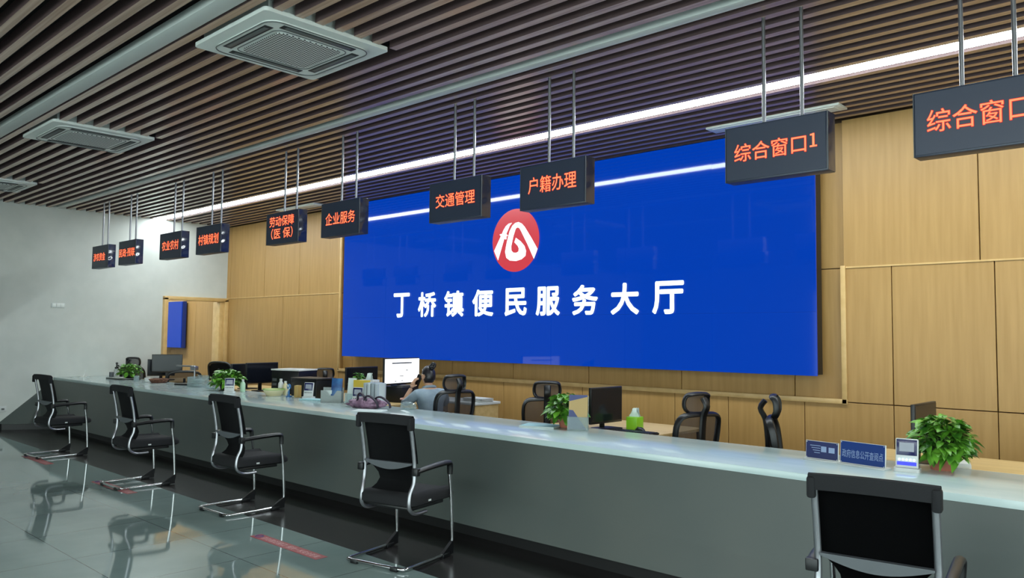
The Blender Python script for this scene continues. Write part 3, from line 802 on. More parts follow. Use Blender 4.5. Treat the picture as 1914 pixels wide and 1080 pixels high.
plant(-9.76, 5.04, CT, .20, .29, .10, .09, m_darkpot, 220, 2, 'bushy green potted plant behind a small rating device, left of centre', .09)
plant(-4.14, 5.10, CT, .15, .30, .07, .08, m_terracotta, 210, 3, 'green potted plant behind the acrylic brochure holder', .085, wide=.34)
plant(-1.33, 5.07, CT, .165, .335, .082, .09, m_terracotta, 320, 4, 'largest green plant in a terracotta pot at the right', .085, wide=.3)
plant(-7.50, 5.46, .75, .10, .37, .04, .10, m_white, 60, 5, 'small yellow-green plant peeking out above the yellow folder', .06)

# ------------------------------------------------------------------ rating devices
m_navy = mat('navy_panel', (24, 28, 78), .2)
m_lcd = mat('grey_lcd', (142, 146, 158), .25)
m_bluelight = mat('blue_button_light', (120, 180, 255), .3, emis=(190, 225, 255), es=2.0)
m_blueglow = mat('blue_lit_panel', (30, 40, 190), .3, emis=(20, 24, 210), es=.55)
def device(x, y, rz, lab, lit=False, s=1.0, z=CT):
    t = thing('rating_device', lab, 'rating device', (x, y, z), rz, 'small white rating devices on the counter')
    t.scale = (s, s, s)
    b = MB(); b.prism(rrect(.135, .09, .02), flatz, 0, .02); b.build('base', m_white, t)
    R = RX(math.radians(-8))
    b = MB(); b.box((0, .0, .1), (.118, .022, .165), R, bevel=.007); b.build('body', m_white, t)
    b = MB(); b.box(R @ Vector((0, -.012, .032)) + Vector((0, 0, .1)), (.106, .004, .088), R, bevel=.0015); p = b.build('front_panel', m_navy, t)
    b = MB(); b.box(R @ Vector((0, -.0148, .034)) + Vector((0, 0, .1)), (.076, .002, .05), R); b.build('display', m_lcd, p)
    b = MB()
    for k in range(5):
        c = R @ Vector((-.038 + .019 * k, -.0125, -.036)) + Vector((0, 0, .1))
        b.ellipsoid(c, (.0065, .004, .0065), seg=10)
    b.build('button_row', m_bluelight if lit else m_acgap, t)
    if lit:
        b = MB(); b.box(R @ Vector((0, -.0115, -.058)) + Vector((0, 0, .1)), (.1, .003, .02), R); b.build('glow_strip', m_blueglow, t)
device(-1.455, 4.86, math.radians(8), 'white rating device with five glowing blue lights beside the large plant', True)
device(-6.93, 5.05, math.radians(28), 'white rating device standing before the yellow folder')
device(-7.97, 5.12, math.radians(28), 'white rating device in front of the black box')
device(-9.30, 4.84, math.radians(50), 'white rating device in front of the second bushy plant from the left')

# ------------------------------------------------------------------ desk name plates
m_plate = mat('blue_plate', (34, 58, 118), .18)
m_plate2 = mat('purple_blue_plate', (44, 50, 92), .18)
m_platetext = mat('pale_plate_print', (138, 156, 190), .3)
def plate(x0, y0, x1, y1, h, pm, lab, kind):
    w = math.hypot(x1 - x0, y1 - y0); rz = math.atan2(y1 - y0, x1 - x0)
    t = thing('counter_sign', lab, 'sign', ((x0 + x1) / 2, (y0 + y1) / 2, CT), rz, 'acrylic signs on the counter')
    b = MB(); b.box((0, .012, .004), (w + .01, .09, .008), bevel=.002); b.build('foot', m_white, t)
    b = MB(); b.box((0, 0, .008 + h / 2), (w, .008, h), RX(-.06), bevel=.001); b.build('acrylic_sheet', m_white, t)
    R = RX(-.06); C = Vector((0, 0, .008 + h / 2))
    b = MB(); b.box(C + R @ Vector((0, -.0048, .001)), (w - .006, .001, h - .006), R); pl_ = b.build('plate', pm, t)
    f = lambda a, c: C + R @ Vector((a, -.0058, c))
    b = MB()
    if kind == 1: put_text(b, '政府信息公开查阅点', (-w / 2 + .013, w / 2 - .013, -.03, .018), 0, 0, plane=f)
    else:
        for k in range(4): b.box(f(-w * .2 + .004 * k, .026 - .014 * k), (w * .32 - .01 * k, .0006, .0035), R)
        b.box(f(w * .06, .008), (w * .16, .0006, .034), R); b.box(f(w * .30, .006), (w * .18, .0006, .032), R)
    b.build('lettering' if kind == 1 else 'printed_text', m_platetext, t)
    b = MB()
    for sx in (-1, 1):
        for sz in (-1, 1): b.box(f(sx * (w / 2 - .008), sz * (h / 2 - .008)), (.004, .002, .004), R)
    b.build('screw', m_white, t)
plate(-2.052, 4.895, -1.842, 4.868, .108, m_plate2, 'smaller purple-blue counter sign with tiny print, left of the other', 0)
plate(-1.827, 4.86, -1.552, 4.805, .130, m_plate, 'blue counter sign with pale lettering 政府信息公开查阅点', 1)

# ------------------------------------------------------------------ brochure holders, papers
m_blueprint = mat('blue_brochure', (28, 72, 132), .35); noise_color(m_blueprint, (20, 58, 112), (60, 116, 170), nscale=9)
m_goldprint = mat('gold_brochure', (170, 140, 80), .4); m_navyprint = mat('navy_print', (26, 44, 104), .4)
m_paper = mat('white_paper', (206, 216, 214), .6); m_cyanpaper = mat('pale_cyan_cover', (158, 200, 204), .5)
m_yellow = mat('yellow_folder', (196, 168, 50), .45); m_greyclear = mat('frosted_holder', (150, 158, 156), .3, alpha=.75)
def holder(x, y, rz, w, d, h, lab, mats, z=CT, name='brochure_holder', tilt=.14, cover=1.0):
    t = thing(name, lab, 'brochure holder', (x, y, z), rz)
    R = RX(-tilt)
    b = MB(); b.box((0, d / 2, h / 2), (w, .004, h), R); b.box((0, 0, .003), (w, d, .006)); b.box((0, -d / 2, h * .2), (w, .004, h * .4), R)
    for s in (-1, 1): b.box((s * w / 2, 0, h * .22), (.004, d, h * .42))
    b.build('acrylic_case', m_acrylic, t)
    b = MB(); b.box((0, d / 2 - .016, h * .5 + .008), (w - .012, .02, h * cover), R); br = b.build('brochure', mats[0], t)
    if len(mats) > 1:
        b = MB(); f = lambda u, v, dd: Vector((0, d / 2 - .016, h * .5 + .008)) + R @ Vector((u, dd, v))
        ww = (w - .014) / 2; hh = h * cover / 2
        b.prism([(-ww, -hh), (ww, -hh), (ww * .2, -hh * .45), (-ww * .55, hh * .1), (-ww, hh * .12)], f, -.0115, -.0105)
        b.prism([(-ww, hh * .62), (ww, hh * .9), (ww, hh), (-ww, hh)], f, -.0115, -.0105)
        b.build('cover_print', mats[1], br)
holder(-3.93, 4.99, math.radians(28), .16, .05, .27, 'clear acrylic holder with gold and navy brochure before the plant', [m_goldprint, m_navyprint])
t = thing('brochure_holder', 'low frosted plastic holder with a tall blue brochure left of the mauve bag', 'brochure holder', (-7.34, 5.01, CT), math.radians(30))
b = MB()
b.prism([(-.12, 0), (.12, 0), (.12, .13), (.07, .13), (.03, .075), (-.03, .075), (-.07, .13), (-.12, .13)], lambda u, v, d: Vector((u, d, v)), -.034, -.029)
b.box((0, .03, .08), (.24, .005, .16)); b.box((0, 0, .003), (.24, .06, .006))
for q in (-1, 1): b.box((q * .118, 0, .06), (.005, .06, .12))
b.build('frosted_case', m_greyclear, t)
b = MB(); b.box((.045, .012, .135), (.12, .02, .25), RX(-.12), bevel=.001); b.build('blue_brochure', m_blueprint, t)
b = MB(); b.box((-.055, .005, .07), (.10, .02, .12), RX(-.08)); b.build('pale_leaflet', m_paper, t)
holder(-7.13, 5.10, math.radians(25), .10, .07, .26, 'tall narrow clear holder full of pale leaflets', [m_paper], name='brochure_holder')
def upright(x, y, rz, w, th, h, lab, cat, m, name, z=CT, bind=None):
    t = thing(name, lab, cat, (x, y, z), rz)
    b = MB(); b.box((0, 0, h / 2), (w, th, h), bevel=.003); b.build('cover', m, t)
    b = MB(); b.box((.002, 0, h / 2), (w - .002, th * .7, h - .008)); b.build('pages', m_paper, t)
    return t
upright(-7.02, 5.175, math.radians(25), .20, .045, .25, 'upright yellow folder behind the small rating device', 'folder', m_yellow, 'folder')
for k in range(4):
    upright(-6.84 + .040 * k, 5.13 + .018 * k, math.radians(26), .036, .2, .235 - .006 * (k % 2), ['pale file box nearest the yellow folder', 'second pale file box from the yellow folder', 'third pale file box from the yellow folder', 'pale file box nearest the lit monitor'][k] + ' in the upright row', 'file box', mat('pale_file_%d' % k, [(150, 160, 162), (176, 186, 188), (140, 152, 158), (168, 178, 184)][k], .4), 'file_box')['group'] = 'upright pale file boxes'
# tissue boxes
def tissue(x, y, z, rz, w, d, h, m, lab, cr=1.0):
    t = thing('tissue_box', lab, 'tissue box', (x, y, z), rz)
    b = MB(); b.box((0, 0, h / 2), (w, d, h), bevel=.004); b.build('carton', m, t)
    b = MB()
    for k in range(3):
        rows = []
        for j in range(5):
            q = j / 4
            rows.append([(.05 * cr * (1 - .35 * q) * s * (1 - .25 * q) + .012 * k * q + random.uniform(-.004, .004), (k - 1) * .008 + .018 * math.sin(3 * s + k) * q, h + .075 * cr * q * (1 - .3 * s * s)) for s in (-1, -.5, 0, .5, 1)])
        b.grid(rows)
    b.build('tissue', m_paper, t)
m_greenbox = mat('lime_carton', (122, 184, 30), .4)
tissue(-3.82, 5.62, .75, .1, .10, .12, .105, m_greenbox, 'bright green tissue box on the desk next to the dark monitor')
tissue(-7.2, 5.40, .93, .2, .19, .12, .09, m_white, 'white tissue box on top of a shelf behind the upright files')
b = MB(); b.box((0, 0, .09), (.26, .2, .18), bevel=.004); 
o = b.build('storage_box', m_white, None, (-7.2, 5.42, .75)); tag(o, 'plain pale box under the white tissue box', 'box')

# booklets and papers
def sheets(name, x, y, rz, w, d, n, lab, m, z=CT, cat='papers', top=None):
    b = MB()
    for k in range(n): b.box((random.uniform(-.004, .004), random.uniform(-.004, .004), .0015 + .003 * k), (w, d, .0028), RZ(random.uniform(-.03, .03)))
    if top:
        b.mi = 1; b.box((0, 0, .0035 + .003 * (n - 1) + .001), (w, d, .001))
        return tag(b.build(name, [m, top], None, (x, y, z), rz), lab, cat)
    return tag(b.build(name, m, None, (x, y, z), rz), lab, cat)
sheets('booklet', -4.30, 4.97, math.radians(20), .30, .21, 4, 'pale cyan booklet lying beside the acrylic brochure holder', m_paper, cat='booklet', top=m_cyanpaper)
sheets('booklet', -7.72, 5.03, math.radians(18), .30, .15, 4, 'open pale booklet lying below the rating device and black box', m_cyanpaper, cat='booklet')
sheets('paper_sheet', -6.30, 4.73, math.radians(35), .30, .21, 2, 'white paper sheet on the counter behind the fourth chair', m_paper)
sheets('paper_sheet', -6.02, 4.95, math.radians(-25), .22, .04, 1, 'narrow white paper strip right of the purple bag', m_paper)

# purple bag: soft crumpled pouch with straps
m_bag = mat('mauve_cloth', (126, 92, 116), .7); noise_color(m_bag, (92, 66, 88), (160, 126, 150), (1, 1, 1), 14, 4)
m_bagstrap = mat('dark_strap', (38, 28, 44), .6)
t = thing('handbag', 'crumpled mauve cloth bag with dark straps lying on the counter', 'bag', (-6.60, 4.92, CT), math.radians(12))
b = MB(); rb = random.Random(5)
r = bmesh.ops.create_icosphere(b.bm, subdivisions=4, radius=1)
from mathutils import noise as mnoise
for v in r['verts']:
    p = v.co.copy(); n1 = mnoise.noise(p * 2.3) * .28 + mnoise.noise(p * 6) * .14
    p *= 1 + n1; v.co = Vector((p.x * .24, p.y * .09, max(0, p.z * .055 + .04)))
b.build('pouch', m_bag, t, sharp=80)
for (x0, x1, hgt, yy) in ((-.08, .06, .13, -.05), (.02, .2, .11, -.06), (.10, .30, .10, .01)):
    b = MB(); b.tube([(x0, yy, .04), (x0 + .02, yy - .01, hgt), ((x0 + x1) / 2, yy - .02, hgt + .015), (x1 - .01, yy - .01, hgt * .6), (x1, yy, .012)], .009, 6, smooth=4, flat=1.8); b.build('strap', m_bagstrap, t)
# clear plastic bag
def crumple(name, x, y, z, sx, sy, sz, m, lab, cat, seed):
    b = MB(); r = bmesh.ops.create_icosphere(b.bm, subdivisions=3, radius=1)
    for v in r['verts']:
        p = v.co.copy(); p *= 1 + mnoise.noise(p * 3 + Vector((seed, 0, 0))) * .45
        v.co = Vector((p.x * sx, p.y * sy, max(0, p.z * sz + sz * .8)))
    tag(b.build(name, m, None, (x, y, z), 0, sharp=10), lab, cat)
crumple('plastic_bag', -10.19, 5.06, CT, .10, .08, .05, m_acrylic, 'crumpled clear plastic bag left of the second potted plant', 'bag', 1)
crumple('plastic_bag', -6.20, 5.13, CT, .10, .06, .04, m_acrylic, 'crumpled clear plastic wrap near the elbow of the woman', 'bag', 4)

# acrylic box
t = thing('acrylic_box', 'clear acrylic box full of slips on the far counter', 'box', (-10.55, 5.03, CT), .2)
b = MB()
for c, s in (((0, 0, .003), (.24, .16, .006)), ((0, .08, .08), (.24, .004, .16)), ((0, -.08, .06), (.24, .004, .12)), ((.12, 0, .07), (.004, .16, .14)), ((-.12, 0, .07), (.004, .16, .14))): b.box(c, s)
b.build('box_walls', m_acrylic, t)
b = MB()
for k in range(6): b.box((random.uniform(-.03, .03), 0, .02 + .015 * k), (.14, .1, .003), RZ(random.uniform(-.6, .6)) @ RX(random.uniform(-.2, .2)))
b.build('slips', m_paper, t)

# tray, dispenser, cups, router-like stand at left end
b = MB(); b.prism(rrect(.62, .30, .04), flatz, 0, .016); b.mi = 1; b.prism(rrect(.58, .26, .035), flatz, .016, .02)
tag(b.build('tray', [m_darkpot, m_strip], None, (-13.02, 4.99, CT), .03), 'flat dark tray under the bottle and farthest plant', 'tray')
for o in COL.objects:
    if o.name == 'potted_plant': o.location = (-12.86, 5.03, CT + .02)
b = MB(); b.lathe([(.033, 0), (.036, .004), (.036, .09), (.034, .094)], 20); tag(b.build('cup', m_greyplastic, None, (-13.44, 4.97, CT)), 'small grey cup standing at the left end of the dark tray', 'cup')
t = thing('pump_bottle', 'white bottle with tall black pump head beside the farthest plant', 'bottle', (-13.16, 4.94, CT + .02))
b = MB(); b.lathe([(.033, 0), (.036, .006), (.036, .12), (.03, .135), (.02, .14)], 20); b.build('bottle_body', m_white, t)
b = MB(); b.lathe([(.028, .138), (.028, .165), (.012, .17), (.012, .21), (.018, .215), (.018, .235), (.006, .24)], 16); b.tube([(0, 0, .185), (.05, 0, .19), (.09, 0, .182)], [.014, .013, .010], 10); b.build('pump_head', m_blackplastic, t)
b = MB(); b.lathe([(.03, 0), (.037, .004), (.04, .08), (.037, .08), (.034, .008)], 20); tag(b.build('glass_cup', m_acrylic, None, (-12.33, 4.92, CT)), 'clear plastic cup just right of the farthest potted plant', 'cup')
b = MB(); b.lathe([(.03, 0), (.037, .004), (.042, .062), (.039, .062), (.034, .008)], 20); b.mi = 1; b.lathe([(.0385, .05), (.0385, .056)], 16)
tag(b.build('cup', [m_white, m_yellow], None, (-12.09, 4.98, CT)), 'small white cup with yellowish drink on the far counter', 'cup')
m_basket = mat('brown_basket', (104, 66, 50), .7); noise_color(m_basket, (76, 44, 34), (140, 96, 74), nscale=40)
t = thing('snack_basket', 'low reddish brown basket of small packets on the far counter', 'basket', (-11.80, 5.03, CT))
b = MB(); b.lathe([(.10, 0), (.14, .05), (.145, .055), (.135, .052), (.1, .01)], 24); b.build('basket', m_basket, t)
b = MB()
for k in range(22): b.ellipsoid((random.uniform(-.09, .09), random.uniform(-.09, .09), random.uniform(.03, .06)), (.022, .014, .012), RZ(random.uniform(0, 3)), 8)
o = b.build('packets', m_basket, t); o['kind'] = 'stuff'
# small table stand at wall
t = thing('table_stand', 'small white leaning card stand at the far left counter end', 'card stand', (-13.95, 4.72, CT), -.5)
b = MB(); b.box((0, 0, .003), (.16, .08, .006), bevel=.001); b.build('foot', m_white, t)
b = MB(); b.box((.02, .02, .06), (.06, .005, .11), RX(-.35)); b.build('card', m_ac, t)
# bottle with green gel
t = thing('gel_bottle', 'slim clear bottle standing right of the second potted plant', 'bottle', (-9.38, 5.06, CT))
m_gel = mat('pale_green_gel', (176, 208, 176), .2)
b = MB(); b.lathe([(.028, 0), (.032, .008), (.032, .10), (.018, .125), (.013, .13)], 18); b.build('bottle_body', m_gel, t)
b = MB(); b.lathe([(.015, .13), (.015, .155), (.011, .158)], 14); b.build('cap', m_white, t)
# bowl with bottle etc.
t = thing('paper_bowl', 'cream bowl with green rim holding small things beside the dark monitor', 'bowl', (-8.58, 5.03, CT))
m_cream = mat('cream_bowl', (214, 204, 164), .5); m_rim = mat('green_rim', (120, 170, 80), .5)
b = MB(); b.lathe([(.085, 0), (.13, .075), (.124, .075), (.08, .008)], 28); b.build('bowl', m_cream, t)
b = MB(); b.tube([Vector((.128 * math.cos(q), .128 * math.sin(q), .076)) for q in [2 * PI * k / 28 for k in range(28)]], .005, 6, True); b.build('rim', m_rim, t)
tall = [(-8.67, 5.175, 'white bottle with white cap standing behind the cream bowl', m_white, .032, .19), (-8.59, 5.19, 'pale yellow bottle beside the white bottle behind the bowl', m_cream, .03, .165)]
for x, y, lab, m, r_, h_ in tall:
    t = thing('drink_bottle', lab, 'bottle', (x, y, CT))
    b = MB(); b.lathe([(r_ * .9, 0), (r_, .006), (r_, h_ * .7), (r_ * .5, h_ * .85), (r_ * .45, h_ * .88)], 18); b.build('bottle_body', m, t)
    b = MB(); b.lathe([(r_ * .55, h_ * .88), (r_ * .55, h_), (r_ * .45, h_ * 1.01)], 14); b.build('cap', m_white, t)
m_bluetoy = mat('blue_plastic', (36, 96, 150), .35)
t = thing('desk_fan', 'small blue figure-like gadget right of the cream bowl', 'gadget', (-8.28, 5.05, CT))
b = MB(); b.lathe([(.035, 0), (.035, .012), (.012, .02), (.012, .09)], 18); b.ellipsoid((0, 0, .12), (.035, .02, .035)); b.build('body', m_bluetoy, t)
b = MB(); b.tube([(-.03, -.01, .02), (.0, -.02, .06), (.03, -.01, .11)], .006, 6, smooth=3); b.ellipsoid((-.012, -.018, .13), (.012, .006, .014)); b.ellipsoid((.016, -.018, .13), (.012, .006, .014)); b.build('white_trim', m_white, t)
t['label'] = 'small blue and white plastic gadget right of the cream bowl'; t.name = 'blue_gadget'
b = MB(); b.box((0, 0, .07), (.055, .07, .14), bevel=.003); tag(b.build('carton', m_goldprint, None, (-8.17, 5.10, CT), .4), 'upright tan carton beside the blue gadget', 'carton')
# rack with white top (shelf organizer)
t = thing('printer', 'black boxy printer with white top behind the bowl', 'printer', (-9.29, 5.74, .75), .3)
b = MB(); b.box((0, 0, .15), (.46, .36, .30), bevel=.012); b.build('body', m_blackplastic, t)
b = MB(); b.box((0, 0, .31), (.47, .37, .02), bevel=.004); b.build('top_cover', m_white, t)
for k in range(3):
    b = MB(); b.box((-.17, -.182, .06 + .06 * k), (.07, .004, .035)); b.build('button', m_greyplastic, t)
b = MB(); b.box((.16, -.182, .17), (.09, .004, .07)); b.build('control_panel', m_greyplastic, t)
desk_ext = MB(); desk_ext.box((0, 0, .72), (.5, .75, .03), bevel=.004); desk_ext.box((0, 0, .35), (.44, .6, .70)); tag(desk_ext.build('cabinet', m_desk, None, (-9.31, 5.72, 0)), 'wooden cabinet carrying the black printer', 'cabinet')
for o in COL.objects:
    if o.name == 'printer': o.location.z = .737
# black box
t = thing('black_case', 'black open-top box behind the rating device and booklet', 'box', (-8.35, 5.42, .75), .12)
b = MB(); b.box((0, 0, .11), (.46, .28, .22), bevel=.006); b.build('body', m_blackplastic, t)
b = MB(); b.box((0, 0, .232), (.48, .30, .02), bevel=.005); b.build('lid', m_bezel, t)
# far-left clutter: phone arm / scanner stand
t = thing('document_scanner', 'silver document camera with long arm right of the left monitor', 'document camera', (-11.05, 5.10, CT), .3)
b = MB(); b.box((0, 0, .012), (.26, .2, .024), bevel=.005); b.build('base', m_blackplastic, t)
b = MB(); b.tube([(.1, .05, .02), (.1, .05, .26)], .012, 10); b.build('post', m_silver, t)
b = MB(); b.box((-.06, .04, .265), (.38, .035, .022), bevel=.006); b.box((.1, .04, .24), (.1, .07, .06), bevel=.01); b.build('arm_head', m_silver, t)
# keyboard / mouse / phone
t = thing('computer_mouse', 'black computer mouse right of the green tissue box', 'mouse', (-3.70, 5.52, .75), 1.2)
b = MB(); b.ellipsoid((0, 0, .0), (.034, .058, .036), seg=20)
for v in list(b.bm.verts):
    if v.co.z < 0: v.co.z = 0
b.build('shell', m_blackplastic, t)
b = MB(); b.box((0, .03, .033), (.007, .02, .006), bevel=.002); b.build('scroll_wheel', m_greyplastic, t)
def keyboard(x, y, z, rz, lab):
    t = thing('keyboard', lab, 'keyboard', (x, y, z), rz, 'black computer keyboards')
    b = MB(); b.box((0, 0, .01), (.43, .14, .018), RX(.03), bevel=.004); b.build('base', m_blackplastic, t)
    b = MB()
    for i in range(17):
        for j in range(5): b.box((-.2 + .025 * i, -.05 + .024 * j, .022), (.019, .018, .007))
    b.build('keys', m_bezel, t)
keyboard(-3.66, 5.33, .75, .1, 'black keyboard below the green tissue box')
keyboard(-6.98 - .12, 5.62, .75, PI / 2, 'black keyboard in front of the lit white monitor') if False else None
t = thing('desk_phone', 'white curved handset phone between rating device and large plant', 'phone', (-1.34, 5.36, .75), .3)
b = MB(); b.box((0, 0, .025), (.17, .2, .05), bevel=.012); b.build('base', m_white, t)
b = MB(); b.tube([(-.06, -.08, .065), (-.06, 0, .085), (-.06, .08, .065)], .018, 10, smooth=4); b.build('handset', m_white, t)
# clutter in front of the woman: shelf with small things
t = thing('desk_organizer', 'dark desk organizer with blue items under the lit monitor', 'organizer', (-7.0, 5.42, .75), .3) if False else None
b = MB(); b.box((0, 0, .09), (.30, .30, .18), bevel=.004); tag(b.build('monitor_riser', m_blackplastic, None, (-7.25, 5.88, .75), .2), 'black riser box under the lit white monitor', 'monitor stand')

# ================================================================== WOMAN ON THE PHONE
m_skin = mat('skin', (196, 152, 124), .5); m_hair = mat('black_hair', (18, 16, 20), .42); noise_color(m_hair, (12, 11, 14), (34, 30, 36), (1, 1, 1), 60, 3)
m_shirt = mat('grey_blue_shirt', (132, 148, 160), .8); noise_color(m_shirt, (124, 140, 152), (142, 158, 170), nscale=10)
m_trouser = mat('dark_trousers', (34, 36, 46), .8)
def skin_mesh(name, chains, m, parent, sub=2, root=None):
    """chains: list of lists of (point, radius); points shared by equality are merged"""
    verts = []; idx = {}; edges = []; rad = []
    for ch in chains:
        prev = None
        for p, r in ch:
            k = tuple(round(c, 4) for c in p)
            if k not in idx: idx[k] = len(verts); verts.append(p); rad.append(r)
            i = idx[k]
            if prev is not None: edges.append((prev, i))
            prev = i
    me = bpy.data.meshes.new(name); me.from_pydata(verts, edges, [])
    ob = bpy.data.objects.new(name, me); COL.objects.link(ob)
    md = ob.modifiers.new('skin', 'SKIN'); md.use_smooth_shade = True
    for i, r in enumerate(rad):
        sv = me.skin_vertices[0].data[i]
        sv.radius = r if isinstance(r, tuple) else (r, r)
        sv.use_root = (i == 0)
    s2 = ob.modifiers.new('sub', 'SUBSURF'); s2.levels = sub; s2.render_levels = sub
    dg = bpy.context.evaluated_depsgraph_get(); dg.update()
    nm = bpy.data.meshes.new_from_object(ob.evaluated_get(dg))
    bpy.data.objects.remove(ob)
    for p in nm.polygons: p.use_smooth = True
    nm.materials.clear(); nm.materials.append(m); nm.name = name
    o = bpy.data.objects.new(name, nm); COL.objects.link(o); o.parent = parent
    return o
pw = thing('person', 'seated woman with black bun and grey-blue shirt holding a phone', 'person', (-6.45, 5.67, 0), math.radians(75))
pw.scale = (.945, .945, .945)
P = {}
pel = (0, 0, .54); wst = (0, .02, .68); chs = (0, .05, .84); upc = (0, .07, .95); nk0 = (0, .085, 1.0); nk1 = (0, .10, 1.055)
# left arm raised to the ear, elbow on the desk; right arm resting on the desk
lS = (-.16, .06, .945); lE = (-.235, .26, .825); lW = (-.155, .225, 1.005)
rS = (.16, .06, .945); rE = (.25, .17, .82); rW = (.13, .40, .82)
body = [[(pel, .12), (wst, .105), (chs, .115), (upc, .085), (nk0, .05), (nk1, .046), ((0, .112, 1.10), .045)],
        [(upc, .085), (lS, .05), ((-.20, .16, .87), .042), (lE, .036), ((-.20, .25, .90), .033), (lW, .023)],
        [(upc, .085), (rS, .05), ((.21, .11, .87), .042), (rE, .036), ((.20, .28, .82), .032), (rW, .023)],
        [(pel, .12), ((-.10, .08, .53), .085), ((-.12, .40, .51), .065), ((-.12, .42, .28), .048), ((-.12, .40, .09), .035), ((-.12, .50, .045), .033)],
        [(pel, .12), ((.10, .08, .53), .085), ((.12, .40, .51), .065), ((.12, .42, .28), .048), ((.12, .40, .09), .035), ((.12, .50, .045), .033)]]
skin_mesh('body', body, m_skin, pw)
# head
def head(parent, c, tilt):
    b = MB(); r = bmesh.ops.create_uvsphere(b.bm, u_segments=32, v_segments=24, radius=1)
    for v in r['verts']:
        p = v.co
        x, y, z = p.x * .073, p.y * .092, p.z * .112
        if z < 0: x *= 1 - .30 * (-z / .112) ** 1.5; y = y * (1 - .12 * (-z / .112)) + .012 * (-z / .112)
        if y > 0:
            y *= .93
            d = math.exp(-((x / .012) ** 2)) * math.exp(-(((z + .015) / .022) ** 2)); y += .02 * d * (1 if p.y > .6 else 0)
            for s in (-1, 1):
                y -= .006 * math.exp(-(((x - s * .03) / .014) ** 2) - (((z - .008) / .012) ** 2))
            y += .004 * math.exp(-((x / .022) ** 2) - (((z + .052) / .007) ** 2)) + .004 * math.exp(-((x / .02) ** 2) - (((z + .066) / .006) ** 2))
        v.co = Vector((x, y, z))
    R = tilt
    for v in b.bm.verts: v.co = R @ v.co + Vector(c)
    for s in (-1, 1):
        b.ellipsoid(Vector(c) + R @ Vector((s * .073, -.006, -.006)), (.009, .017, .03), R @ RZ(s * -.35), 12)
    return b
HC = Vector((0, .115, 1.135)); HT = RX(-.12)
hb = head(pw, HC, HT); hd = hb.build('head', m_skin, pw, sharp=180)
hd['label'] = 'head turned away with ear showing'
for s in (-1, 1):
    b = MB(); b.ellipsoid(HC + HT @ Vector((s * .03, .078, .008)), (.012, .006, .006), None, 10); b.build('eye', m_white, hd)
b = MB(); b.ellipsoid(HC + HT @ Vector((0, .085, -.058)), (.02, .006, .006), None, 10); b.build('mouth', mat('lip', (160, 84, 80), .5), hd)
# hair: cap plus bun
b = MB(); r = bmesh.ops.create_uvsphere(b.bm, u_segments=32, v_segments=24, radius=1)
for v in r['verts']:
    p = v.co.copy()
    q = Vector((p.x * .082, p.y * .102 - .004, p.z * .120 + .006))
    if p.y > .15 and p.z < .55: q = Vector((p.x * .066, p.y * .05, p.z * .10))
    if p.z < .15 and p.y > -.6: q.x *= .84
    if p.z < -.45: q = Vector((p.x * .058, min(p.y, .1) * .075 - .005, -.066 + (p.z + .45) * .03))
    n1 = mnoise.noise(p * 5) * .004
    v.co = HC + HT @ (q * (1 + n1 * 8 * .3))
b.ellipsoid(HC + HT @ Vector((.012, -.085, .108)), (.036, .034, .034), RX(.5), 16)
b.ellipsoid(HC + HT @ Vector((.016, -.097, .128)), (.024, .026, .034), RX(.9), 14)
b.tube([HC + HT @ Vector((.0, -.085, .08)), HC + HT @ Vector((.03, -.1, .10)), HC + HT @ Vector((.035, -.11, .135)), HC + HT @ Vector((.0, -.11, .15))], [.02, .018, .014, .006], 8, smooth=3)
b.build('hair', m_hair, pw, sharp=180)
# shirt follows the body, sleeves to elbow
shirt = [[((0, -.005, .53), .135), (( 0, .01, .68), .145), ((0, .04, .84), .15), ((0, .063, .945), .124), ((0, .08, 1.015), .082)],
         [((0, .063, .945), .124), ((-.165, .055, .94), .064), ((-.205, .15, .87), .058), ((-.232, .240, .83), .054), ((-.222, .256, .865), .050)],
         [((0, .063, .945), .124), ((.165, .055, .94), .064), ((.215, .105, .87), .058), ((.25, .165, .825), .054), ((.225, .24, .82), .050)]]
skin_mesh('shirt', shirt, m_shirt, pw)
b = MB(); b.tube([Vector((.075 * math.cos(q), .083 + .062 * math.sin(q), 1.012 - .018 * math.sin(q))) for q in [2 * PI * k / 24 for k in range(24)]], .015, 8, True, flat=.7); b.build('collar', m_shirt, pw)
b = MB(); b.tube([Vector((-.222, .256, .865)) + RX(.1) @ Vector((.050 * math.cos(q), .050 * math.sin(q), .01)) for q in [2 * PI * k / 20 for k in range(20)]], .008, 6, True); b.build('cuff', mat('pink_cuff', (196, 152, 140), .7), pw)
trs = [[((0, 0, .53), .13), ((-.10, .08, .53), .095), ((-.12, .40, .515), .075), ((-.12, .42, .28), .06), ((-.12, .41, .12), .052)],
       [((0, 0, .53), .13), ((.10, .08, .53), .095), ((.12, .40, .515), .075), ((.12, .42, .28), .06), ((.12, .41, .12), .052)]]
skin_mesh('trousers', trs, m_trouser, pw)
for s in (-1, 1):
    b = MB(); b.ellipsoid((s * .12, .47, .04), (.045, .12, .042), None, 16)
    for v in b.bm.verts: v.co.z = max(v.co.z, 0.004)
    b.build('shoe', m_blackplastic, pw)
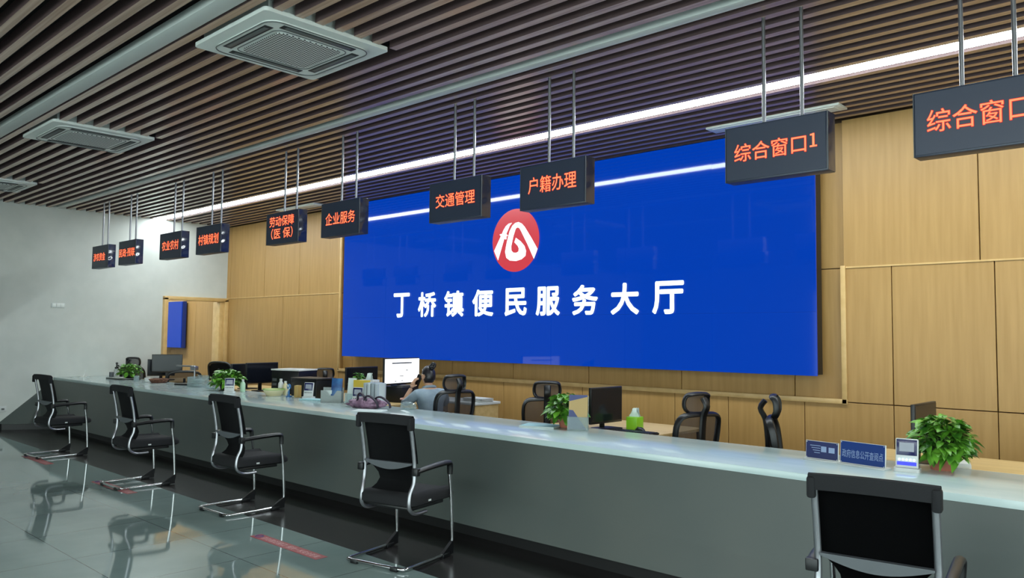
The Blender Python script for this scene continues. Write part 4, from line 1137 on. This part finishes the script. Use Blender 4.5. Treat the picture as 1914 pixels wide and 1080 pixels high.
# hands: palm + five fingers each
def hand(wrist, fdir, pdir, curl, parent, side, spread=.2):
    """fdir: finger direction, pdir: palm normal (towards what is held)"""
    f = Vector(fdir).normalized(); n = Vector(pdir); n = (n - f * n.dot(f)).normalized(); u = f.cross(n) * side
    W = Vector(wrist)
    ch = []
    pc = W + f * .045
    root = (W, .022)
    base = (pc, (.030, .018))
    ch.append([(tuple(W), .021), (tuple(W + f * .02), .024), (tuple(pc), .026)])
    for k, (o, L) in enumerate(((-.028, .066), (-.0095, .076), (.0095, .072), (.027, .056))):
        kn = W + f * .078 + u * o
        seq = [(tuple(pc), .026), (tuple(kn), .0105)]
        d = f.copy(); p = kn.copy()
        for j, fr in enumerate((.45, .3, .25)):
            a = curl * (.6 + .5 * j)
            d = (d * math.cos(a) + n * math.sin(a)).normalized()
            p = p + d * L * fr
            seq.append((tuple(p), .0092 - .001 * j))
        ch.append(seq)
    tb = W + f * .028 - u * .022
    seq = [(tuple(W + f * .02), .024), (tuple(tb - u * .008), .012)]
    p = tb - u * .008; d = (f * .55 - u * .6 + n * .55).normalized()
    for L in (.032, .028):
        p = p + d * L; seq.append((tuple(p), .0095)); d = (d + f * .3 + n * .2).normalized()
    ch.append(seq)
    return ch
PH = HC + HT @ Vector((-.092, .035, -.015))
lhand = hand(lW, (.25, -.35, 1.0), (.9, -.25, -.15), .45, pw, 1)
skin_mesh('hand', lhand, m_skin, pw)
rhand = hand(rW, (-.35, 1.0, -.05), (-.1, 0, -1), .22, pw, -1)
skin_mesh('hand', rhand, m_skin, pw)
# phone in the left hand
tag_ph = MB(); tag_ph.prism(rrect(.07, .148, .01), lambda u, v, d: Vector((d, u, v)), -.004, .004)
W2 = Matrix.Translation(pw.location) @ Matrix.Rotation(math.radians(75), 4, 'Z') @ Matrix.Scale(.945, 4)
pho = tag_ph.build('mobile_phone', m_blackplastic, None)
pho.matrix_world = W2 @ Matrix.Translation(Vector((-.098, .175, 1.085))) @ (RZ(.35) @ RX(.5)).to_4x4()
tag(pho, 'black mobile phone held to the ear of the woman', 'phone')
